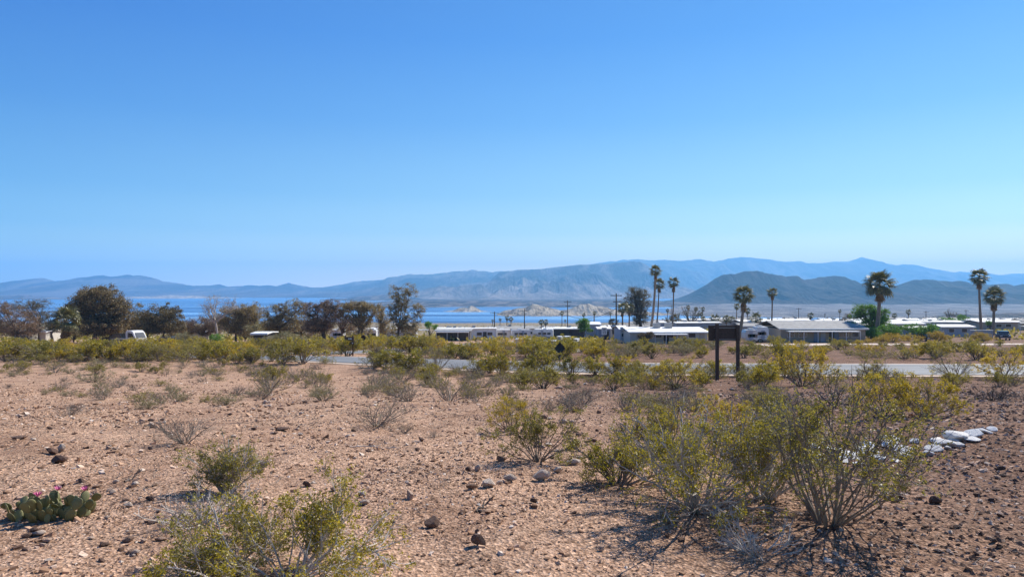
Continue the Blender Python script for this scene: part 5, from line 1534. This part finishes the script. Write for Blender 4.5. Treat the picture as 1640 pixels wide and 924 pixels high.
house('shed', 956, 980, 170, 527, 5, 'roofw', 'door', 'low blue grey shed beside the speed limit sign', doors=((.7, 'black'),), rise=.3, cat='shed')
house('shed', 975, 992, 185, 524, 6, 'roofw', 'offwhite', 'small cream shed left of the nearest utility pole', wins=((.5, .8, .6, 1.5),), rise=.3, cat='shed')
house('carport', 878, 938, 196, 527, 6, 'roofw', 'shade', 'long white flat roof over dark shade left of the round green shrub', rise=.1, doors=((.4, 'black'), (.6, 'black')), cat='carport')  # dark walls and doors paint in the shade under the open roof
house('porch_house', 696, 755, 160, 530, 6, 'roofg', 'shade', 'low house with a pale flat roof over a deep dark porch, below the lake', rise=.12, porch=(.02, .98, 1.4, .0), doors=((.45, 'black'), (.6, 'black')))  # dark walls carry the porch's shade in their colour
house('trailer_home', 1452, 1496, 165, 526, 5, 'roofw', 'greyw', 'white roofed grey trailer behind the shrubs left of the pale wall', rise=.3, wins=((.5, 1.2, .8, 1.5),), cat='trailer home')
house('trailer_home', 1506, 1562, 168, 524, 6, 'roofw', 'greyw', 'long grey trailer with white roof right of the golden brown shrub', rise=.4, wins=((.3, 1.2, .8, 1.5), (.7, 1.2, .8, 1.5)), cat='trailer home')
house('trailer_home', 1404, 1482, 185, 519, 8, 'roofw', 'offwhite', 'wide white roofed home behind the long green shrub', rise=.5, wins=((.3, 1.2, .8, 1.5), (.7, 1.2, .8, 1.5)), cat='trailer home')
house('trailer_home', 1567, 1632, 215, 516, 8, 'roofw', 'tan', 'tan home with dark windows behind the black pickup', rise=.4, wins=((.25, 1.6, .9, 1.6), (.5, 1.6, .9, 1.6), (.75, 1.6, .9, 1.6)), cat='trailer home')
house('trailer_home', 1186, 1246, 160, 523, 8, 'roofg', 'greyw', 'grey metal roofed home right of the skirted palm', rise=.45, wins=((.6, 1.2, .8, 1.5),), cat='trailer home')
house('low_shelter', 402, 430, 100, 542, 4, 'fascia', 'shade', 'low white roof showing above the belt, left of the grey shrub mound', rise=.12, cat='shelter')  # dark walls stand in for the shade below the roof
house('trailer_home', 20, 48, 150, 544, 5, 'roofw', 'offwhite', 'low white roof glimpsed behind the reddish tree at the left edge', rise=.3, cat='trailer home')
house('trailer_home', 58, 76, 150, 542, 5, 'roofw', 'offwhite', 'small white roof glimpsed just left of the leaning palm', rise=.3, cat='trailer home')
house('trailer_home', 284, 336, 165, 539, 5, 'roofw', 'tan', 'low pale roof glimpsed under the brown thicket', rise=.3, cat='trailer home')
# pale block wall by the pickup
x, Y, z = place(1572, 158); u = Y / F
w_ = MB()
r = empty('block_wall', (x, Y, z)); tag(r, 'pale grey block wall behind the golden mounded shrub', 'wall')
w_.box((0, 0, .7), (36 * u, .2, 2.2)).build('wall', MAT['greyw'], r)
MB().box((0, 0, 1.86), (36.5 * u, .3, .1)).build('coping', MAT['roofw'], r)

# rows of trailer homes toward the lake
UN = []
def unit(seed, w, d, h, roofm, wallm, rise, car):
    r = empty('trailer_home', (0, 0, 0))
    MB().box((0, d / 2, h / 2 - .3), (w, d, h + .6)).build('walls', MAT[wallm], r)
    MB().prism([(-.3, h), (d / 2, h + rise), (d + .3, h), (d + .3, h + .12), (d / 2, h + rise + .12), (-.3, h + .12)], -w / 2 - .25, w / 2 + .25, 'x').build('roof', MAT[roofm], r)
    for fx in (-.33, .05, .34):
        window(1.2, .75, r, (fx * w, -.03, 1.5))
    MB().box((.2 * w, -.03, 1.0), (.9, .06, 2.0)).build('door', MAT['shade'], r)
    if car:
        c = MB().box((w / 2 + 1.9, d * .35, h - .25), (3.4, d * .8, .1)).build('carport_roof', MAT['roofw'], r)
        for s in (0, 1): MB().box((w / 2 + 3.4, d * .0 + s * d * .7, (h - .3) / 2), (.09, .09, h - .3)).build('carport_post', MAT['white'], r)
    MB().box((-.1 * w, d / 2, h + rise + .3), (.8, .8, .6)).build('rooftop_cooler', MAT['steel'], r)
    for vx in (-.35, .18, .3): MB().cyl((vx * w, d * .35, h), (vx * w, d * .35, h + rise + .45), .07, .07, 8).build('vent_pipe', MAT['steel'], r)
    MB().box((-.3 * w, -.75, h - .25), (w * .3, 1.5, .06)).build('awning', MAT['roofw'], r)
    return r
UN = [(unit(1, 13, 4.2, 2.6, 'roofw', 'offwhite', .35, True), 'cream walled white roofed'), (unit(2, 15, 4.4, 2.5, 'roofw', 'greyw', .25, False), 'grey walled white roofed'),
      (unit(3, 11, 6.5, 2.6, 'roofw', 'tan', .5, True), 'tan walled white roofed'), (unit(4, 12, 6, 2.7, 'roofg', 'offwhite', .7, False), 'cream walled grey roofed'), (unit(5, 9, 4, 2.7, 'roofw', 'white', .2, True), 'short white')]
rr = random.Random(33); first = [True] * 5
for Y in (176, 198, 222, 250, 282, 320, 365, 415):
    X = (585 - 820) / F * Y if Y < 230 else (690 - 820) / F * Y
    if Y > 300: X = (780 - 820) / F * Y
    while X < (1680 - 820) / F * Y:
        k = rr.randrange(5)
        px = 820 + X / Y * F
        blocked = (Y < 205 and (690 < px < 1150 or 1180 < px < 1250 or 1395 < px < 1500 or 1500 < px < 1580))
        X += rr.uniform(15, 21)
        if blocked or rr.random() < .07: continue
        y = Y + rr.uniform(-4, 4)
        o = UN[k][0] if first[k] else copy_tree(UN[k][0])
        first[k] = False
        xx_ = X - 9
        o.location = (xx_, y, g1(xx_, y)); o.rotation_euler.z = rr.uniform(-.25, .25) + (pi if rr.random() < .3 else 0)
        px = 820 + xx_ / y * F
        zone = 'between the upswept tree and the leftmost pole' if px < 790 else 'between the leftmost and the nearest pole' if px < 990 else 'behind the long cream building' if px < 1140 else 'between the brown sign and the bungalow' if px < 1260 else 'behind the grey bungalow' if px < 1400 else 'behind the shrubs on the far right'
        tag(o, 'x', 'trailer home', 'trailer homes ' + zone)
        REG.append((o, px, HY - g1(xx_, y) / y * F, UN[k][1] + ' trailer home', 'roof'))

# ------------------------------------------------------------------ service boxes by the road
def cabinet(px0, px1, py_top, Y, label, n=1, mat='concrete'):
    xc, _, z = place((px0 + px1) / 2, Y); w = (px1 - px0) / F * Y
    h = ray(0, py_top, Y)[2] - z
    r = empty('service_box', (xc, Y, z), rr.uniform(-.35, .1))
    MB().box((0, .6, h / 2 - .1), (w * .92, 1.3, h + .1)).build('body', MAT[mat], r, bevel=.03)
    MB().box((0, .6, h - .02), (w * .98, 1.45, .1)).build('lid', MAT['white'], r, bevel=.02)
    MB().box((0, .6, -.06), (w * 1.08, 1.7, .2)).build('plinth', MAT['concrete'], r)
    for k in range(n):
        p = MB().box((((k + .5) / n - .5) * w * .9, -.07, h * .48), (w * .8 / n, .03, h * .72)).build('door', MAT['greyw'], r)
        MB().box((w * .28 / n, -.03, 0), (.04, .03, .2)).build('handle', MAT['steel'], p)
    tag(r, label, 'box')
cabinet(824, 850, 543, 88, 'broad pale concrete box in the scrub below the second utility pole', 2)
cabinet(880, 891, 546, 86, 'lowest small pale box left behind the diamond sign')
cabinet(891, 899, 539, 90, 'narrow grey box right behind the diamond sign top')
cabinet(900, 914, 539, 92, 'tallest pale box right of the diamond sign')
cabinet(913, 925, 543, 88, 'rightmost pale box of the group by the diamond sign')

# ------------------------------------------------------------------ vehicles
def wheel(parent, loc, r=.38, w=.24):
    o = MB().cyl((0, -w / 2, 0), (0, w / 2, 0), r, r, 20).build('wheel', MAT['tyre'], parent, loc)
    MB().cyl((0, -w / 2 - .01, 0), (0, w / 2 + .01, 0), r * .55, r * .55, 14).build('rim', MAT['steel'], o)
    return o
def trailer_rv(px0, px1, py_top, Y, label, nose='left', kind='fifth_wheel_trailer', cat='camper', mat='white', rz=0.0):
    xc, _, z = place((px0 + px1) / 2, Y); L = (px1 - px0) / F * Y
    h = ray(0, py_top, Y)[2] - z; h = min(max(h, 2.6), 4.0)
    r = empty(kind, (xc, Y, z), rz)
    s = -1 if nose == 'left' else 1
    a = L / 2
    if kind == 'fifth_wheel_trailer':
        prof_ = [(-a, .7), (a * .45, .7), (a * .5, 1.5), (a * .95, 1.6), (a, 2.2), (a * .93, h - .25), (a * .8, h), (-a + .15, h), (-a, h - .2)]
    elif kind == 'motorhome':
        prof_ = [(-a, .5), (a * .95, .5), (a, 1.0), (a * .97, 1.5), (a * .80, 1.9), (a * .95, 2.2), (a * .9, h - .1), (a * .8, h), (-a + .1, h), (-a, h - .15)]
    else:
        prof_ = [(-a, .55), (a * .9, .55), (a, 1.1), (a * .96, h - .5), (a * .82, h), (-a + .15, h), (-a, h - .3)]
    prof_ = [(s * x_, z_) for x_, z_ in prof_]
    MB().prism(prof_, -1.2, 1.2).build('body', MAT[mat], r, bevel=.05)
    for fx, ww in ((-.6, .9), (-.15, 1.1), (.3, .7)):
        MB().box((s * fx * a, -1.215, h * .58), (ww, .03, .62)).build('window', MAT['glass'], r, bevel=.01)
    MB().box((s * .05 * a, -1.215, 1.5), (.65, .03, 1.75)).build('door', MAT['greyw'], r)
    MB().prism([(-a * .95, h * .38), (a * .2, h * .30), (a * .45, h * .36), (a * .2, h * .42)], -1.222, -1.216).build('stripe', MAT['door'], r)
    MB().box((s * -.2 * a, 0, h + .14), (.9, .9, .28)).build('rooftop_cooler', MAT['white'], r)
    for fx in (-.45, -.3) if kind != 'motorhome' else (-.5, .7):
        for sy in (-1.1, 1.1): wheel(r, (s * fx * a, sy, .36))
    if kind == 'motorhome':
        MB().box((s * a * .88, -1.0, 1.75), (a * .18, .5, .6)).build('windscreen', MAT['glass'], r)
    tag(r, label, cat)
trailer_rv(819, 852, 529, 186, 'white motorhome with dark windows at the second utility pole', 'right', 'motorhome', 'motorhome', rz=.15)
trailer_rv(853, 886, 527, 190, 'white fifth wheel camper with a blunt nose, right of the motorhome', 'left', rz=-.1)
trailer_rv(762, 790, 531, 186, 'white travel trailer just left of the leftmost utility pole', 'right', 'travel_trailer', rz=.1)
trailer_rv(795, 816, 533, 184, 'short white camper just right of the leftmost utility pole', 'right', 'travel_trailer', rz=.1)
trailer_rv(1190, 1210, 528, 138, 'rounded silver camper right of the big brown sign', 'left', 'travel_trailer', mat='silver')
trailer_rv(1208, 1228, 523, 142, 'white camper with dark windows and a rounded top behind the silver one', 'right', 'travel_trailer')
trailer_rv(640, 668, 531, 165, 'white camper glimpsed under the upswept tree', 'left', 'travel_trailer')
trailer_rv(586, 604, 532, 165, 'white camper glimpsed beside the umbrella shaped tree', 'left', 'travel_trailer')
trailer_rv(530, 552, 533, 165, 'white camper glimpsed behind the brown many-stemmed tree', 'left', 'travel_trailer')

def pickup(px, Y, rz, label, paint, name='pickup_truck', cat='pickup truck', glassblue=False, car=False):
    x, _, z = place(px, Y)
    r = empty(name, (x, Y, z), rz)
    # built along +X (front)
    if car:
        side = [(-2.25, .35), (2.25, .35), (2.3, .75), (1.3, .95), (.65, 1.42), (-1.1, 1.45), (-1.8, 1.0), (-2.3, .95)]
    else:
        side = [(-2.8, .5), (2.75, .5), (2.85, 1.15), (1.55, 1.28), (.85, 1.9), (-.75, 1.95), (-.95, 1.2), (-2.85, 1.2)]
    MB().prism(side, -.95, .95).build('body', MAT[paint], r, bevel=.06)
    top = 1.42 if car else 1.9; sh = .95 if car else 1.27
    fx = .65 if car else .85; bx = 1.3 if car else 1.55
    MB().add([(bx - .02, -.8, sh + .06), (bx - .02, .8, sh + .06), (fx + .06, .72, top - .05), (fx + .06, -.72, top - .05)], [(0, 1, 2, 3)]).add([(bx - .06, -.8, sh + .03), (bx - .06, .8, sh + .03), (fx + .02, .72, top - .08), (fx + .02, -.72, top - .08)], [(3, 2, 1, 0)]).build('windscreen', MAT['glass'], r)
    for s in (-1, 1):
        MB().box((-.05, s * .955, (sh + top) / 2 + .03), (1.3, .02, .42)).build('side_window', MAT['glass'], r)
        MB().box((2.3 if car else 2.84, s * .72, .72 if car else .98), (.06, .36, .18)).build('headlight', MAT['lamp'], r, bevel=.02)
        for wx in ((-1.4, 1.4) if car else (-1.85, 1.8)):
            wheel(r, (wx, s * .86, .36 if car else .42), .36 if car else .42)
    MB().box((2.28 if car else 2.84, 0, .68 if car else .92), (.05, 1.0, .26)).build('grille', MAT['black'], r)
    MB().box((2.3 if car else 2.88, 0, .45 if car else .58), (.12, 1.85, .16)).build('bumper', MAT['chrome'], r, bevel=.03)
    tag(r, label, cat)
pickup(1606, 152, radians(-115), 'black pickup truck with bluish shine parked at the far right edge', 'carblack')
pickup(1486, 147, radians(-100), 'dark parked car half hidden under the green shrubs on the right', 'carblack', 'parked_car', 'car', car=True)
pickup(190, 131, radians(185), 'dark pickup truck with a rack parked under the largest dark tree', 'carblack')
pickup(268, 128, radians(180), 'low dark car behind the yellow belt right of the white cab', 'carblack', 'parked_car', 'car', car=True)
# white cab truck under the dark tree
x, Y, z = place(219, 124); u = Y / F
r = empty('cab_truck', (x, Y, z), -.5)
tag(r, 'white cab truck with a big sloping windscreen parked at the dark trees', 'truck')
MB().prism([(-1.5, .5), (1.3, .5), (1.42, .9), (1.25, 1.35), (.55, 2.3), (.1, 2.55), (-1.2, 2.55), (-1.5, 2.3)], -1.05, 1.05).build('cab', MAT['white'], r, bevel=.09)
MB().add([(1.30, -.85, 1.4), (1.30, .85, 1.4), (.68, .8, 2.22), (.68, -.8, 2.22)], [(0, 1, 2, 3)]).add([(1.26, -.85, 1.37), (1.26, .85, 1.37), (.64, .8, 2.19), (.64, -.8, 2.19)], [(3, 2, 1, 0)]).build('windscreen', MAT['glass'], r)
MB().prism([(-.9, 1.35), (.8, 1.35), (.3, 2.1), (-.9, 2.2)], -1.07, -1.05).build('side_window', MAT['glass'], r)
MB().box((-3.9, 0, .85), (4.6, 2.0, .25)).build('flat_bed', MAT['shade'], r)
for s in (-1, 1):
    for wx in (.6, -3.2): wheel(r, (wx, s * .9, .42), .42)
    MB().box((1.42, s * .8, .8), (.06, .3, .2)).build('headlight', MAT['lamp'], r)
# reddish slatted crate rack
x, Y, z = place(153.5, 118); u = Y / F
r = empty('slatted_rack', (x, Y, z)); tag(r, 'reddish slatted wooden rack at the foot of the largest dark tree', 'rack')
for s in (-.36, .36): MB().box((s, 0, .75), (.08, .08, 1.7)).build('upright', MAT['rust'], r)
for k in range(5): MB().box((0, -.05, .35 + k * .28), (.78, .05, .14)).build('slat', MAT['rust'], r)

# ------------------------------------------------------------------ haze
hz = MB().box((0, 9000, 320), (44000, 18800, 770))
m, nt, out = new_mat('haze_air')
pv = nt.nodes.new('ShaderNodeVolumePrincipled')
pv.inputs['Color'].default_value = (.25, .61, 1.0, 1)
pv.inputs['Density'].default_value = HAZE
pv.inputs['Anisotropy'].default_value = 0.18
nt.links.new(pv.outputs[0], out.inputs['Volume'])
h = hz.build('haze', m)
tag(h, kind='stuff', label='thin blue desert haze lying over the lake and mountains', cat='haze')

# ------------------------------------------------------------------ labels that single out each of the many alike things
ANCH = {
 'bush': [(28, 560, 'reddish tree at the left edge'), (91, 556, 'leaning palm'), (153, 556, 'slatted rack'), (190, 556, 'dark pickup with the rack'), (225, 558, 'white cab truck'),
  (262, 552, 'dome shaped dark tree'), (346, 552, 'bare pale tree'), (378, 552, 'dark tree right of the bare one'), (416, 548, 'low white roof'), (455, 556, 'grey shrub mound'), (520, 549, 'brown many-stemmed tree'),
  (559, 570, 'two-board sign'), (582, 560, 'stop sign'), (639, 550, 'upswept tree'), (735, 545, 'low porch house'), (792, 545, 'leftmost utility pole'), (837, 560, 'broad pale box'),
  (896, 590, 'diamond sign'), (907, 560, 'tallest pale box'), (967, 574, 'speed limit sign'), (987, 552, 'nearest utility pole'), (1039, 551, 'tallest palm'), (1082, 622, 'spreading creosote by the sign'),
  (1147, 612, 'left post of the big sign'), (1181, 612, 'right post of the big sign'), (1210, 548, 'silver camper'), (1236, 540, 'slim palm'), (1283, 618, 'tall yellow roadside creosote'), (1320, 552, 'bungalow porch'),
  (1402, 550, 'stout palm'), (1486, 550, 'dark car under the shrubs'), (1572, 550, 'pale block wall'), (1606, 548, 'black pickup'),
  (112, 664, 'small dry grey bush'), (298, 708, 'forked grey bush'), (238, 655, 'low twiggy bush'), (432, 628, 'green tipped grey bush'), (603, 682, 'spidery bush'), (720, 642, 'half bare creosote'), (1003, 610, 'rounded roadside rock'), (1478, 668, 'creosote above the rubble')],
 'stone': [(88, 730, 'olive and pale rock pair'), (30, 703, 'flat stone at left edge'), (298, 708, 'forked grey bush'), (112, 664, 'small dry grey bush'), (82, 830, 'prickly pear'), (214, 770, 'leaning dead stick'),
  (205, 868, 'dark rock near bottom left'), (416, 750, 'dark peaked rock'), (450, 689, 'flat dark slab'), (522, 630, 'tiny burnt bush'), (603, 682, 'spidery bush'), (674, 712, 'grass like tuft'), (656, 800, 'upright banded stone'),
  (580, 800, 'wedge at the creosote tip'), (694, 844, 'dark domed rock'), (766, 874, 'dark pitted boulder'), (782, 780, 'short rock row'), (868, 770, 'largest pale rock'), (862, 738, 'lone middle creosote'), (815, 690, 'yellow green creosote'),
  (918, 745, 'flat pale rock'), (1010, 705, 'dark dead bush'), (1147, 612, 'left sign post'), (1181, 612, 'right sign post'), (1003, 610, 'rounded roadside rock'), (1498, 806, 'dark grey bank stone'), (1540, 705, 'white rubble patch'),
  (1590, 805, 'small dark edge stone'), (1420, 860, 'tallest creosote foot')],
 'rubble': [(1275, 735, 'left end of the rubble'), (1345, 735, 'dark creosote stems'), (1430, 730, 'right side of the tallest creosote'), (1515, 716, 'left of the open rubble patch'), (1560, 700, 'top of the open rubble patch'), (1592, 690, 'right tip of the rubble')],
 'roof': [(585, 532, 'umbrella shaped tree'), (639, 532, 'upswept tree'), (690, 528, 'small green shrub'), (735, 527, 'low porch house'), (792, 525, 'leftmost utility pole'), (840, 525, 'second utility pole'), (873, 524, 'squat dark palm pair'),
  (909, 524, 'sagging cable pole'), (935, 522, 'round green shrub'), (987, 523, 'nearest utility pole'), (1024, 520, 'tall feathery tree'), (1050, 520, 'slender straight palm'), (1076, 518, 'far pole by the slender palm'), (1107, 517, 'leafless grey tree'),
  (1165, 515, 'big brown sign board'), (1210, 515, 'squat wide palm'), (1237, 515, 'slim palm'), (1298, 511, 'bushy palm above the bungalow'), (1345, 511, 'tiny thin palm'), (1396, 512, 'bright green tree'), (1455, 512, 'ragged palm'), (1515, 512, 'low green hedge'), (1547, 512, 'far right utility pole'), (1572, 515, 'taller right palm'), (1592, 517, 'shorter right palm'), (1640, 515, 'right edge')],
}
ORD = ['', 'second ', 'third ', 'fourth ', 'fifth ', 'sixth ', 'seventh ', 'eighth ', 'ninth ', 'tenth ', 'eleventh ', 'twelfth ', 'thirteenth ', 'fourteenth ', 'fifteenth ', 'sixteenth ', 'seventeenth ', 'eighteenth ', 'nineteenth '] + ['%dth ' % k for k in range(20, 80)]
bins = {}
for o, px, py, what, kind in REG:
    A = min(ANCH[kind], key=lambda a: (a[0] - px) ** 2 + ((a[1] - py) * 2.2) ** 2)
    dx = px - A[0]; dy = (py - A[1]) * 2.2
    side = ('to its right' if dx > 0 else 'to its left') if abs(dx) > abs(dy) else ('below it' if dy > 0 else 'behind it')
    bins.setdefault((kind, A[2], side), []).append((math.hypot(dx, dy), o, what))
for (kind, an, side), L in bins.items():
    L.sort(key=lambda t: t[0])
    for i, (_, o, what) in enumerate(L):
        o['label'] = '%s, %snearest the %s, %s' % (what.replace(' trailer home', ' trailer'), ORD[min(i, 78)], an, side)
